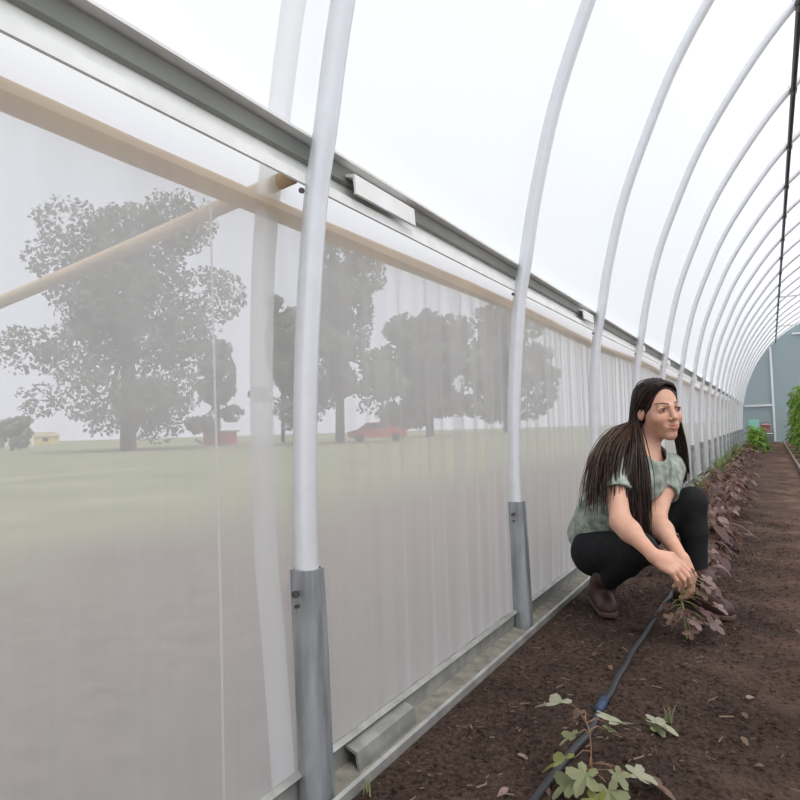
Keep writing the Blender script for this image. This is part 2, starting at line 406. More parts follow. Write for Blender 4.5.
# clods and straw
def crumbs(n, xr, yr, smin, smax, bits):
    V = []; F = []
    for _ in range(n):
        y = yr[0]+(yr[1]-yr[0])*random.random()**1.6; x = random.uniform(*xr)
        s = smin+(smax-smin)*random.random()**3; z = soil_h(x, y)
        b = len(V)
        if bits:
            a = random.uniform(0, math.pi); l = s*random.uniform(1.5, 4); w = s*.28
            dx, dy = math.cos(a), math.sin(a); t = random.uniform(-.3, .3)
            p = [(-l, -w), (l, -w*.6), (l, w*.6), (-l, w)]
            for q in (0.002, .0045):
                for u, v in p: V.append((x+dx*u-dy*v, y+dy*u+dx*v, z+q+t*u*.5+.002))
            F += [(b+3, b+2, b+1, b), (b+4, b+5, b+6, b+7)]+[(b+i, b+(i+1) % 4, b+4+(i+1) % 4, b+4+i) for i in range(4)]
        else:
            rot = random.uniform(0, 6.28)
            for (u, v, w) in ((1,0,0),(-1,0,0),(0,1,0),(0,-1,0),(0,0,1),(0,0,-1)):
                k = s*random.uniform(.6, 1.25)
                V.append((x+k*(u*math.cos(rot)-v*math.sin(rot)), y+k*(u*math.sin(rot)+v*math.cos(rot)), z+k*w*.7+s*.2))
            F += [(b,b+2,b+4),(b+2,b+1,b+4),(b+1,b+3,b+4),(b+3,b,b+4),(b+2,b,b+5),(b+1,b+2,b+5),(b+3,b+1,b+5),(b,b+3,b+5)]
    return V, F
V, F = crumbs(30000, (XW+.02, .75), (.9, 6), .0015, .009, False)
tag(mesh_obj('soil_crumbs', V, F, M['soil']), 'dark brown crumbs of soil scattered over the bed', 'soil', kind='stuff')
M['straw'] = simple('dry_straw', (.19, .14, .10), .9, 0, var=.4, scale=5)
V, F = crumbs(1500, (XW+.03, .55), (.9, 9), .0015, .0055, True)
tag(mesh_obj('straw_bits', V, F, M['straw']), 'pale bits of dry straw and stems littering the soil', 'straw', kind='stuff')

# outside field
m_f, t = nt('field')
out = N(t, 'ShaderNodeOutputMaterial'); b = N(t, 'ShaderNodeBsdfPrincipled'); b.inputs['Roughness'].default_value = 1; b.inputs['Specular IOR Level'].default_value = .05
geo = N(t, 'ShaderNodeNewGeometry'); sp = N(t, 'ShaderNodeSeparateXYZ'); L(t, geo.outputs['Position'], sp.inputs[0])
nz = N(t, 'ShaderNodeTexNoise'); nz.inputs['Scale'].default_value = .6; nz.inputs['Detail'].default_value = 8; L(t, geo.outputs['Position'], nz.inputs['Vector'])
n2 = N(t, 'ShaderNodeTexNoise'); n2.inputs['Scale'].default_value = 14; n2.inputs['Detail'].default_value = 6; L(t, geo.outputs['Position'], n2.inputs['Vector'])
ma = N(t, 'ShaderNodeMath', operation='MULTIPLY_ADD'); ma.inputs[1].default_value = 5; L(t, nz.outputs['Fac'], ma.inputs[0]); L(t, sp.outputs[0], ma.inputs[2])
mr = N(t, 'ShaderNodeMapRange'); mr.inputs['From Min'].default_value = -.5; mr.inputs['From Max'].default_value = -3.0; L(t, ma.outputs[0], mr.inputs['Value'])
ra = N(t, 'ShaderNodeValToRGB'); ra.color_ramp.elements[0].color = (.15, .12, .10, 1); ra.color_ramp.elements[1].color = (.25, .205, .175, 1); ra.color_ramp.elements[0].position = .3; ra.color_ramp.elements[1].position = .7; L(t, n2.outputs['Fac'], ra.inputs[0])
rb = N(t, 'ShaderNodeValToRGB'); rb.color_ramp.elements[0].color = (.23, .25, .14, 1); rb.color_ramp.elements[1].color = (.36, .37, .24, 1); rb.color_ramp.elements[0].position = .3; rb.color_ramp.elements[1].position = .7; L(t, nz.outputs['Fac'], rb.inputs[0])
mx = N(t, 'ShaderNodeMix', data_type='RGBA'); L(t, mr.outputs[0], mx.inputs[0]); L(t, ra.outputs[0], mx.inputs[6]); L(t, rb.outputs[0], mx.inputs[7]); L(t, mx.outputs[2], b.inputs['Base Color']); L(t, b.outputs[0], out.inputs[0])
V, F = grid([-900, -200, -60, -20, -8, -4, -2, XW-.085, ], [-700, -100, -20, 0, 5, 20, 60, 200, 900], lambda x, y: -.03)
V2, F2 = grid([XW+8.5, 12, 60, 900], [-700, 0, 60, 900], lambda x, y: -.03)
V3, F3 = grid([XW-.085, XW+8.5], [YE+.1, 60, 900], lambda x, y: -.03)
n = len(V); F = F+[tuple(i+n for i in f) for f in F2]; V += V2; n = len(V); F += [tuple(i+n for i in f) for f in F3]; V += V3
tag(mesh_obj('field_ground', V, F, m_f), kind='structure')
# ------------------------------------------------------------------ trees outside
M['bark'] = simple('bark', (.10, .085, .07), .9)
for k, c in dict(leafA=(.26, .285, .25), leafB=(.22, .25, .19), leafC=(.28, .30, .25)).items(): M[k] = leafmat(k, c, .2, .45)  # leaf colours lightened and greyed to carry aerial haze and backlight
def leaf_cloud(blobs, n, size, zmin=0):
    V = []; F = []
    vol = [b[1][0]*b[1][1]*b[1][2] for b in blobs]; tot = sum(vol)
    for (c, r), v in zip(blobs, vol):
        for _ in range(int(n*v/tot)):
            while True:
                d = np.array([random.uniform(-1, 1) for _ in range(3)]); l = np.linalg.norm(d)
                if .35 < l < 1: break
            p = np.array(c)+d*np.array(r)
            if noise.noise(Vector(p*.8)) < -.12: continue
            a = rng.normal(size=3); a /= np.linalg.norm(a); b_ = np.cross(a, rng.normal(size=3)); b_ /= np.linalg.norm(b_)
            s = size*random.uniform(.6, 1.4); k = len(V)
            V += [tuple(p-a*s), tuple(p+b_*s*.6), tuple(p+a*s), tuple(p-b_*s*.6)]; F.append((k, k+1, k+2, k+3))
    return V, F
def make_tree(name, label, base, h, w, mat, n=9000, trunk_h=.3, size=.3, nb=26, low=.1, seed=0):
    random.seed(100+seed)
    t = thing(name, label, 'tree', base); bx, by, bz = base
    blobs = []
    for i in range(nb):
        u = random.random(); z = h*(low+(.93-low)*u); prof = math.sin(math.pi*min(1, (.25+.75*(z/h-low)/(1-low))))**.7
        a = random.uniform(0, 6.28); rr = w*.5*prof*random.uniform(.2, .85)
        rb_ = w*random.uniform(.10, .2)
        blobs.append(((bx+rr*math.cos(a), by+rr*math.sin(a), bz+z), (rb_, rb_, rb_*.75)))
    blobs.append(((bx, by, bz+h*.6), (w*.27, w*.27, h*.28)))
    V, F = leaf_cloud(blobs, n, size); mesh_obj('foliage', V, F, mat, t)
    m = MB(); m.tube([(bx, by, bz-.2), (bx+.1, by, bz+h*.3), (bx-.1, by+.1, bz+h*.8)], [w*.035, w*.028, w*.006], 8)
    for (c, r) in blobs[:14]:
        zz = bz+h*random.uniform(.2, .45); m.tube([(bx, by, zz), ((bx+c[0])/2, (by+c[1])/2, (zz+c[2])/2+.2), c], [w*.014, w*.009, w*.003], 5)
    m.obj('trunk', M['bark'], t, True); return t
#TREES
make_tree('oak_tree', 'large broad grey-green tree blurred beyond the nearest film panel', (-36.10, 27.87, -0.03), 18.4, 14.6, M['leafA'], 42000, size=.16, seed=1, nb=34)
make_tree('small_tree', 'low rounded dark tree right of the large broad tree', (-41.39, 40.98, -0.03), 10, 6.0, M['leafA'], 12000, size=.18, seed=2, nb=14, low=.05)
make_tree('ash_tree', 'tall grey tree seen beyond the film right of the nearest hoop', (-26.49, 37.93, -0.03), 15.2, 10, M['leafA'], 26000, size=.16, seed=3)
make_tree('hedge_tree', 'wide pale distant tree low behind the second film panel', (-34.15, 66.97, -0.03), 15, 14, M['leafC'], 12000, size=.45, seed=4)
make_tree('far_tree', 'hazy distant tree just left of the second hoop', (-35.24, 95.15, -0.03), 19, 16, M['leafC'], 12000, size=.45, seed=5)
make_tree('field_bush', 'small bush at the left picture edge under the large tree', (-60.87, 34.51, -0.03), 3.2, 5, M['leafC'], 2500, size=.25, seed=6, nb=10)
make_tree('slim_tree', 'slender tree standing between the strap and the nearest hoop', (-39.13, 46.88, -0.03), 15, 5.5, M['leafB'], 9000, size=.2, seed=7, nb=14)
# houses and car far away
M['whitewall'] = simple('white_wall', (.8, .78, .7), .8); M['roofing'] = simple('roofing', (.45, .38, .25), .8); M['redpaint'] = simple('red_paint', (.55, .03, .03), .4); M['glass'] = simple('dark_glass', (.03, .04, .05), .1); M['rubber'] = simple('rubber', (.02, .02, .02), .8); M['yellow'] = simple('yellow_wall', (.7, .58, .25), .8)
def house(label, base, w, d, h, wm, rz):
    x, y, z = base; t = thing('distant_house', label, 'house', base)
    m = MB(); m.box((x-w/2, y-d/2, z), (x+w/2, y+d/2, z+h)); m.obj('house_walls', wm, t)
    m = MB(); m.add([(x-w/2-.3, y-d/2-.3, z+h), (x+w/2+.3, y-d/2-.3, z+h), (x+w/2+.3, y+d/2+.3, z+h), (x-w/2-.3, y+d/2+.3, z+h), (x, y-d/2-.3, z+h*1.6), (x, y+d/2+.3, z+h*1.6)], [(0, 4, 5, 3), (1, 2, 5, 4), (0, 1, 4), (2, 3, 5), (0, 3, 2, 1)]); m.obj('roof', M['roofing'], t)
    for k in (-.25, .25):
        m = MB(); m.box((x+w*k-.5, y-d/2-.05, z+h*.4), (x+w*k+.5, y-d/2, z+h*.8)); m.obj('window', M['glass'], t)
    m = MB(); m.box((x+w/2, y-.6, z+h*.4), (x+w/2+.05, y+.6, z+h*.8)); m.obj('window', M['glass'], t)
house('small white house far away at the left edge of the field', (-122.06, 68.84, -0.03), 5, 6, 2.2, M['whitewall'], 0)
house('small yellow house far away, right of the white one', (-136.79, 83.51, -0.03), 4, 6, 1.7, M['yellow'], 0)
def car(label, base, ang, s=1):
    t = thing('parked_car', label, 'car', base); x, y, z = base
    side = [(-2.2,.35),(-2.25,.8),(-1.5,.95),(-.8,1.45),(.7,1.48),(1.5,1.0),(2.2,.85),(2.25,.35)]
    def xf(u, v, w_): return (x+s*(u*math.cos(ang)-v*math.sin(ang)), y+s*(u*math.sin(ang)+v*math.cos(ang)), z+s*w_)
    n = len(side); V = [xf(u, -.85, w_) for u, w_ in side]+[xf(u, .85, w_) for u, w_ in side]
    mesh_obj('car_body', V, [tuple(range(n)), tuple(range(2*n-1, n-1, -1))]+[(i, n+i, n+(i+1) % n, (i+1) % n) for i in range(n)], M['redpaint'], t)
    for v in (-.87, .86):
        q = [(-1.2,1.0),(-.7,1.38),(.6,1.4),(1.2,1.02)]
        V = [xf(u, v, w_) for u, w_ in q]+[xf(u, v+.01, w_) for u, w_ in q]; mesh_obj('side_window', V, [(0,1,2,3),(7,6,5,4),(0,4,5,1),(1,5,6,2),(2,6,7,3),(3,7,4,0)], M['glass'], t)
    for u in (-1.4, 1.4):
        for v in (-.8, .8):
            m = MB(); m.tube([xf(u, v-.1, .33), xf(u, v+.1, .33)], .33*s, 14); m.obj('wheel', M['rubber'], t)
car('red vehicle blurred behind the second film panel at the field edge', (-26.26, 42.68, -0.03), .5)
x, y, z = (-44.19, 44.01, -0.03)
t_ = thing('red_shed', 'low red shed faintly visible past the large tree', 'shed', (x, y, z))
m = MB(); m.box((x-1.3, y-.8, z), (x+1.3, y+.8, z+1.1)); m.obj('shed_walls', M['redpaint'], t_)
m = MB(); m.box((x-1.5, y-1, z+1.1), (x+1.5, y+1, z+1.25)); m.obj('shed_roof', M['roofing'], t_)

# ------------------------------------------------------------------ plants
def leaf_geo(kind, L_=.05):
    """returns a lobed or plain leaf as verts and faces, lying along +x from its stalk"""
    if kind == 'lobed':
        out = []
        for k in range(61):
            a = -math.pi*.93+2*math.pi*.93*k/60
            lob = abs(math.cos(2.5*a*.97)); r = (.42+.58*lob**1.1)*(1-.16*abs(a)/math.pi*2)
            r *= 1+.05*math.sin(k*2.1)
            out.append((L_*(.55*r*math.cos(a)+.36), L_*.62*r*math.sin(a)))
        cx = (L_*.22, 0)
    else:
        out = []
        for k in range(25):
            u = k/24*2*math.pi; x = .5-.5*math.cos(u); w = .30*math.sin(math.pi*min(1, x**.8))**.9*(1 if u < math.pi else -1)
            out.append((L_*x, L_*w))
        cx = (L_*.5, 0)
    V = [(cx[0], 0, 0)]; F = []
    fold = .18; droop = .28
    def zz(x, y): return abs(y)*fold+.05*L_*math.sin(x*170/L_*.05)*0-droop*x*x/L_+.03*L_*math.sin(9*y/L_)
    for x, y in out: V.append((x, y, zz(x, y)))
    V[0] = (cx[0], 0, zz(cx[0], 0))
    n = len(out)
    for k in range(n-1): F.append((0, k+1, k+2))
    if kind != 'lobed': F.append((0, n, 1))
    return V, F
def place(V, loc, az, tilt, roll=0):
    Mx = Matrix.Translation(loc) @ Matrix.Rotation(az, 4, 'Z') @ Matrix.Rotation(tilt, 4, 'Y') @ Matrix.Rotation(roll, 4, 'X')
    return [tuple(Mx @ Vector(v)) for v in V]
def seedling(name, label, cat, base, stem_pts, leaves, lmat, smat, kind='lobed', r=.003, group=None):
    """stem_pts relative to base; leaves: (stem fraction, azimuth, petiole length, size, tilt)"""
    bx = Vector(base); t = thing(name, label, cat, base, group)
    P = [bx+p for p in catmull(stem_pts, 6)]
    m = MB(); m.tube(P, [r*(1-.6*i/(len(P)-1)) for i in range(len(P))], 6)
    lo = []
    for (f, az, pl, sz, tilt) in leaves:
        i = min(len(P)-1, int(f*(len(P)-1))); p = P[i]
        e = p+Vector((math.cos(az)*pl, math.sin(az)*pl, pl*.45)); mid = (p+e)/2+Vector((0, 0, pl*.1))
        m.tube([p, mid, e], [r*.45, r*.4, r*.35], 5)
        V, F = leaf_geo(kind, sz); lo.append((place(V, e, az, tilt, random.uniform(-.3, .3)), F))
    m.obj('stem', smat, t, True)
    for V, F in lo:
        mesh_obj('leaf', V, F, lmat if not isinstance(lmat, list) else random.choice(lmat), t, False)
    return t
M['lf_green'] = leafmat('leaf_olive', (.27, .29, .15), .3); M['lf_pale'] = leafmat('leaf_pale', (.36, .36, .25), .2); M['lf_yel'] = leafmat('leaf_yellowgreen', (.30, .31, .09), .25)
M['lf_plum'] = leafmat('leaf_plum', (.13, .068, .062), .35); M['lf_pink'] = leafmat('leaf_dusty_pink', (.30, .20, .18), .3); M['lf_brown'] = leafmat('leaf_brown', (.15, .095, .065), .35)
M['lf_weed'] = leafmat('leaf_weed', (.17, .23, .07), .35, .4); M['lf_bright'] = leafmat('leaf_bright', (.17, .30, .045), .35, .45); M['stem_red'] = simple('stem_red', (.26, .14, .08), .7); M['stem_grn'] = simple('stem_green', (.30, .32, .12), .7)
random.seed(5)
# foreground seedling beside the hose: absolute leaf targets (x,y,z)
def target_plant(name, label, base, stem, tl, smat, r=.003, group=None, kind='lobed'):
    base = Vector(base); t = thing(name, label, 'seedling', base, group)
    P = catmull(stem, 6); m = MB(); m.tube(P, [r*(1-.55*i/(len(P)-1)) for i in range(len(P))], 7); so = None; ls = []
    for tip, f, sz, az, tilt, mat in tl:
        p = P[int(f*(len(P)-1))]; e = Vector(tip); mid = (p+e)/2+Vector((0, 0, .008))
        m.tube([p, mid, e], [r*.5, r*.4, r*.35], 5)
        V, F = leaf_geo(kind, sz); ls.append((place(V, e, az, tilt, random.uniform(-.25, .25)), F, mat))
    m.obj('stem', smat, t, True)
    for V, F, mt in ls: mesh_obj('leaf', V, F, M[mt], t)
    return t
r_ = math.radians
target_plant('maple_seedling', 'foreground lobed-leaf green seedling growing beside the black hose', ((-0.348, 1.364, -0.020)), [(-0.348, 1.364, -0.022), (-0.346, 1.349, 0.056), (-0.346, 1.345, 0.127), (-0.357, 1.349, 0.161)],
  [((-0.326, 1.391, 0.138), .85, 0.084, r_(70), .1, 'lf_pale'), ((-0.359, 1.371, 0.160), .9, 0.047, r_(200), .3, 'lf_brown'), ((-0.389, 1.376, 0.169), .8, 0.084, r_(190), -.05, 'lf_pale'),
   ((-0.360, 1.325, 0.138), .7, 0.054, r_(220), .2, 'lf_green'), ((-0.325, 1.392, 0.122), .75, 0.046, r_(60), .2, 'lf_green'), ((-0.368, 1.311, 0.093), .5, 0.076, r_(200), .2, 'lf_yel'),
   ((-0.338, 1.306, 0.085), .45, 0.068, r_(250), .5, 'lf_green'), ((-0.359, 1.307, 0.061), .35, 0.078, r_(215), .4, 'lf_green'), ((-0.313, 1.322, 0.053), .3, 0.070, r_(300), .5, 'lf_green'),
   ((-0.286, 1.383, 0.050), .4, 0.068, r_(20), .1, 'lf_pale'), ((-0.319, 1.284, 0.055), .2, 0.065, r_(270), .7, 'lf_yel'), ((-0.262, 1.398, 0.039), .35, 0.078, r_(10), .25, 'lf_brown'), ((-0.308, 1.359, 0.064), .4, 0.049, r_(330), .4, 'lf_green')],
  M['stem_red'], .0026)
target_plant('leafy_seedling', 'single broad pale leaf seedling low on the soil left of the grass tuft', (-0.280, 1.701, -0.004), [(-0.280, 1.701, -0.004), (-0.285, 1.697, 0.011), (-0.293, 1.692, 0.021)],
  [((-0.299, 1.688, 0.033), 1, .085, r_(10), .15, 'lf_pale'), ((-0.289, 1.694, 0.025), .8, .05, r_(330), .2, 'lf_green')], M['stem_grn'], .0018)
def tuft(name, label, base, n, h, mat, spread=.5, wd=.0035, group=None, cat='grass'):
    V = []; F = []; bx, by, bz = base
    for _ in range(n):
        a = random.uniform(0, 6.28); l = h*random.uniform(.6, 1.1); s = random.uniform(.15, spread); rx, ry = bx+random.uniform(-.01, .01), by+random.uniform(-.01, .01)
        px, py = -math.sin(a)*wd, math.cos(a)*wd; k = len(V)
        for i in range(5):
            u = i/4; rr = l*s*u*u; q = 1-u*.95
            V += [(rx+math.cos(a)*rr-px*q, ry+math.sin(a)*rr-py*q, bz+l*u*(1-.35*s*u)), (rx+math.cos(a)*rr+px*q, ry+math.sin(a)*rr+py*q, bz+l*u*(1-.35*s*u))]
            if i: F.append((k+2*i-2, k+2*i-1, k+2*i+1, k+2*i))
    o = mesh_obj(name, V, F, mat); 
    return tag(o, label, cat, group)
tuft('grass_tuft', 'small green grass tuft sprouting from soil right of the pale leaf', (-0.257, 1.759, 0.006), 12, .055, M['lf_green'], .7, .0022)
tuft('grass_tuft', 'few grass blades at the foot of the base channel near the nearest hoop', (-.76, 1.16, 0), 8, .05, M['lf_green'], .6, .002)
# plant under her hands
tp = [(-0.285, 2.457, 0.001), (-0.290, 2.450, 0.088), (-0.296, 2.443, 0.139), (-0.285, 2.424, 0.192), (-0.257, 2.438, 0.232)]
tl = []
for i, (pt, sz, az, mt) in enumerate([((-0.231, 2.429, 0.226),.055,0,'lf_pink'), ((-0.252, 2.463, 0.241),.045,60,'lf_plum'), ((-0.226, 2.457, 0.190),.05,-30,'lf_plum'), ((-0.219, 2.414, 0.211),.045,-60,'lf_pink'), ((-0.264, 2.415, 0.156),.04,20,'lf_plum'), ((-0.321, 2.407, 0.132),.045,200,'lf_plum'),
   ((-0.340, 2.420, 0.103),.06,190,'lf_plum'), ((-0.243, 2.405, 0.127),.06,-20,'lf_plum'), ((-0.265, 2.394, 0.095),.05,-40,'lf_pink'), ((-0.224, 2.442, 0.080),.065,-10,'lf_pink'), ((-0.301, 2.398, 0.076),.04,230,'lf_brown'), ((-0.264, 2.373, 0.067),.045,-80,'lf_brown'), ((-0.240, 2.486, 0.149),.055,20,'lf_plum'), ((-0.277, 2.351, 0.134),.04,-90,'lf_plum'), ((-0.208, 2.541, 0.111),.055,0,'lf_pink'), ((-0.216, 2.511, 0.159),.06,10,'lf_plum'), ((-0.305, 2.371, 0.109),.05,240,'lf_brown'), ((-0.237, 2.405, 0.194),.05,-50,'lf_brown'), ((-0.224, 2.487, 0.096),.06,-15,'lf_plum')]):
    tl.append((pt, [.9,.95,.8,.85,.6,.5,.45,.5,.4,.35,.3,.25,.7,.5,.6,.6,.4,.7,.5][i], sz*1.15, r_(az), .35, mt))
target_plant('plum_seedling', 'plum-coloured leafy seedling held in the hands of the crouching person', (-0.286, 2.457, -0.009), tp, tl, M['stem_grn'], .0032)
# the row of plum plants behind her
def row_plant(h, nl, mats, sz):
    st = [Vector((0, 0, -.01)), Vector((random.uniform(-.02, .02), random.uniform(-.02, .02), h*.5)), Vector((random.uniform(-.04, .04), random.uniform(-.04, .04), h))]
    lv = [(.15+.85*k/nl, random.uniform(0, 6.28), random.uniform(.02, .07)*h/.2, sz*random.uniform(.7, 1.3), random.uniform(-.1, .7)) for k in range(nl)]
    return seedling('plum_seedling', '-', 'seedling', (0, 0, 0), st, lv, mats, M['stem_red'], 'plain' if random.random() < .6 else 'lobed', .003)
protos = [row_plant(random.uniform(.13, .22), random.randint(11, 16), [M['lf_plum'], M['lf_plum'], M['lf_pink'], M['lf_brown']], .075) for _ in range(7)]
spots = []
y = 2.95
while y < 21:
    for k in range(2 if y < 9 else 1):
        spots.append((-.40+random.uniform(-.17, .17), y+random.uniform(-.08, .08)))
    y += .24 if y < 8 else .36
used = set(); near = ['plum seedling closest behind the boots of the crouching person']
spots = [s for s in spots if not (s[1] < 3.25 and s[0] < -.32)]
for i, (x, y) in enumerate(spots):
    k = i % 7; o = protos[k] if k not in used else copy_tree(protos[k]); used.add(k)
    o.location = (x, y, soil_h(x, y)); o.rotation_euler = (0, 0, random.uniform(0, 6.28)); s = random.uniform(.8, 1.25); o.scale = (s, s, s)
    o['label'] = 'plum-leaved seedling in the crowded row behind the crouching person'; o['group'] = 'plum seedlings in the planted row'
# fallen leaves
fl = None
for i in range(120):
    y = random.uniform(2.7, 9)*1.0; x = -.33+random.gauss(0, .16)
    if x < -.72: continue
    if i % 4 == 0: y = random.uniform(1.2, 3); x = random.uniform(-.6, .3)
    V, F = leaf_geo('plain', random.uniform(.02, .05))
    if fl is None or i < 4:
        o = mesh_obj('fallen_leaf', V, F, M[random.choice(['lf_pink', 'lf_brown'])]); fls = (fls+[o]) if fl else [o]; fl = True
    else:
        o = random.choice(fls).copy(); C.objects.link(o)
    o.location = (x, y, soil_h(x, y)+.012); o.rotation_euler = (random.uniform(-.3, .3), random.uniform(-.3, .3), random.uniform(0, 6.28))
    tag(o, 'small dry leaf fallen on the soil along the plant row', 'leaf', 'dry leaves fallen along the row')
# green weeds by the wall far away
wp = []
for k in range(4):
    o = tuft('weed_clump', 'green weed clump along the foot of the far film wall', (0, 0, 0), 16, .28, M['lf_weed'], .9, .010, 'green weeds by the wall', 'weed'); wp.append(o)
for i in range(40):
    o = wp[i] if i < 4 else wp[i % 4].copy()
    if i >= 4: C.objects.link(o)
    y = 4.6+i*.32; x = -.72+abs(random.gauss(0, .08))+0
    o.location = (x, y, 0); o.rotation_euler = (0, 0, random.uniform(0, 6.28)); s = random.uniform(.7, 1.3)*(1.0 if y > 9 else .6); o.scale = (s, s, s)
# small squash like plants at far end of the row
def bushy(name, label, base, h, w, nl, mat, lsz, seed, cat='plant', group=None):
    random.seed(seed); t = thing(name, label, cat, base, group); bx, by, bz = base
    m = MB()
    for k in range(5):
        a = k*1.26; m.tube([(bx, by, bz), (bx+w*.2*math.cos(a), by+w*.2*math.sin(a), bz+h*.5), (bx+w*.38*math.cos(a), by+w*.38*math.sin(a), bz+h*.9)], [.012*h, .009*h, .004*h], 5)
    m.obj('stem', M['stem_grn'], t, True); V = []; F = []
    for _ in range(nl):
        u = random.random(); z = h*(.08+.92*u); a = random.uniform(0, 6.28); rr = w*.5*(1-.45*u)*math.sqrt(random.random())
        v, f = leaf_geo('plain', lsz*random.uniform(.6, 1.3)); v = place(v, (bx+rr*math.cos(a), by+rr*math.sin(a), bz+z), a, random.uniform(-.4, 1), 0)
        n = len(V); V += v; F += [tuple(i+n for i in q) for q in f]
    mesh_obj('foliage', V, F, mat, t); return t
for k, (x, y, h) in enumerate([(-.30, 19.5, .55), (-.42, 21.2, .6), (-.26, 17.6, .4)]):
    bushy('squash_plant', ['leafy green plant at the far end of the row by the pink bucket', 'leafy green plant in front of the mint chair', 'low leafy green plant nearest of those at the end of the row'][k], (x, y, 0), h, .5, 130, M['lf_bright'], .13, 40+k)
for k, (x, y, h) in enumerate([(.86, 15.6, 1.35), (.84, 17.3, 1.5), (.80, 19.0, 1.6), (.78, 21, 1.5), (.84, 13.6, .5), (.86, 12.2, .35)]):
    bushy('tomato_plant', ['tall bright green plant at the right picture edge, nearest of the tall ones', 'tall bright green plant, second of those at the right edge', 'tall green plant third along the right side of the path', 'furthest tall green plant beside the path', 'low green plant before the tall ones at the right edge', 'lowest green plant at the right edge of the path'][k], (x, y, 0), h, .85, 520 if h > 1 else 160, M['lf_bright'], .15, 60+k)
# bed edging board on the right of the path
m = MB(); m.box((.34, 9, -.02), (.37, 24, .04)); tag(m.obj('edging_board', simple('edging_wood', (.20, .17, .14), .9, var=.2)), 'low weathered edging board along the right side of the path', 'board')
# drip hose
hp = [(-.437, 1.0, .016), (-.432, 1.3, .016), (-.408, 1.57, .016), (-.412, 1.76, .018), (-.415, 2.3, .022), (-.405, 2.8, .02), (-.40, 3.2, .02), (-.42, 4.5, .02), (-.40, 7, .02), (-.41, 12, .02), (-.40, 22, .02)]
hp = [(x, y, soil_h(x, y)+.009) for x, y, z in [tuple(p) for p in catmull(hp, 5)]]
ho = thing('drip_hose', 'black drip irrigation hose lying on the soil along the plant row', 'hose', (-.43, 1.0, .01))
m = MB(); m.tube(hp, .0085, 10); m.obj('hose_pipe', M['hose'], ho, True)
m = MB(); q = [p for p in hp if 1.68 < p[1] < 1.80]
m.tube([(-.411, 1.69, soil_h(-.411, 1.69)+.014), (-.412, 1.765, soil_h(-.412, 1.765)+.012)], .012, 12); m.obj('coupler', M['blue'], ho, True)
# chair, bucket, tub at the end wall
M['mint'] = simple('mint_plastic', (.28, .62, .50), .5); M['pink'] = simple('pink_plastic', (.72, .32, .30), .5); M['tub'] = simple('pale_blue_tub', (.45, .60, .62), .6)
ch = thing('plastic_chair', 'mint green plastic chair standing against the far end wall', 'chair', (-.47, 24.9, 0))
m = MB(); m.box((-.62, 24.8, .36), (-.34, 25.1, .39)); m.obj('seat', M['mint'], ch)
m = MB()
for k in range(4): m.box((-.62+.073*k, 25.08, .39), (-.62+.073*k+.058, 25.10, .72))
m.box((-.63, 25.075, .68), (-.33, 25.105, .78)); m.obj('backrest', M['mint'], ch)
for x in (-.615, -.375):
    for y in (24.81, 25.065): m = MB(); m.box((x, y, 0), (x+.03, y+.03, .37)); m.obj('leg', M['mint'], ch)
def bucket(name, label, c, r0, r1, h, mat, cat):
    t = thing(name, label, cat, c); x, y, z = c; m = MB(); n = 20; rings = [(r0, 0), (r1, h), (r1*1.06, h), (r1*1.06, h-.03), (r1*.95, h), (r0*.93, .02)]
    V = [(x+r*math.cos(2*math.pi*k/n), y+r*math.sin(2*math.pi*k/n), z+q) for r, q in rings for k in range(n)]
    F = [(i*n+k, i*n+(k+1) % n, (i+1)*n+(k+1) % n, (i+1)*n+k) for i in (0, 1, 2, 3, 4) for k in range(n)]+[tuple(range(n-1, -1, -1)), tuple(5*n+k for k in range(n))]
    m.add(V, F); m.obj('shell', mat, t, True)
    m = MB(); m.tube([(x+r1*math.cos(a), y, z+h-.02+.6*r1*math.sin(a)) for a in [math.pi*k/10 for k in range(11)]], .008, 6); m.obj('handle', M['bolt'], t, True)
bucket('plastic_bucket', 'pink plastic bucket standing on the pale blue tub by the far wall', (-.14, 24.3, .335), .12, .15, .28, M['pink'], 'bucket')
bucket('storage_tub', 'pale blue round tub under the pink bucket by the far wall', (-.14, 24.3, 0), .20, .24, .32, M['tub'], 'tub')

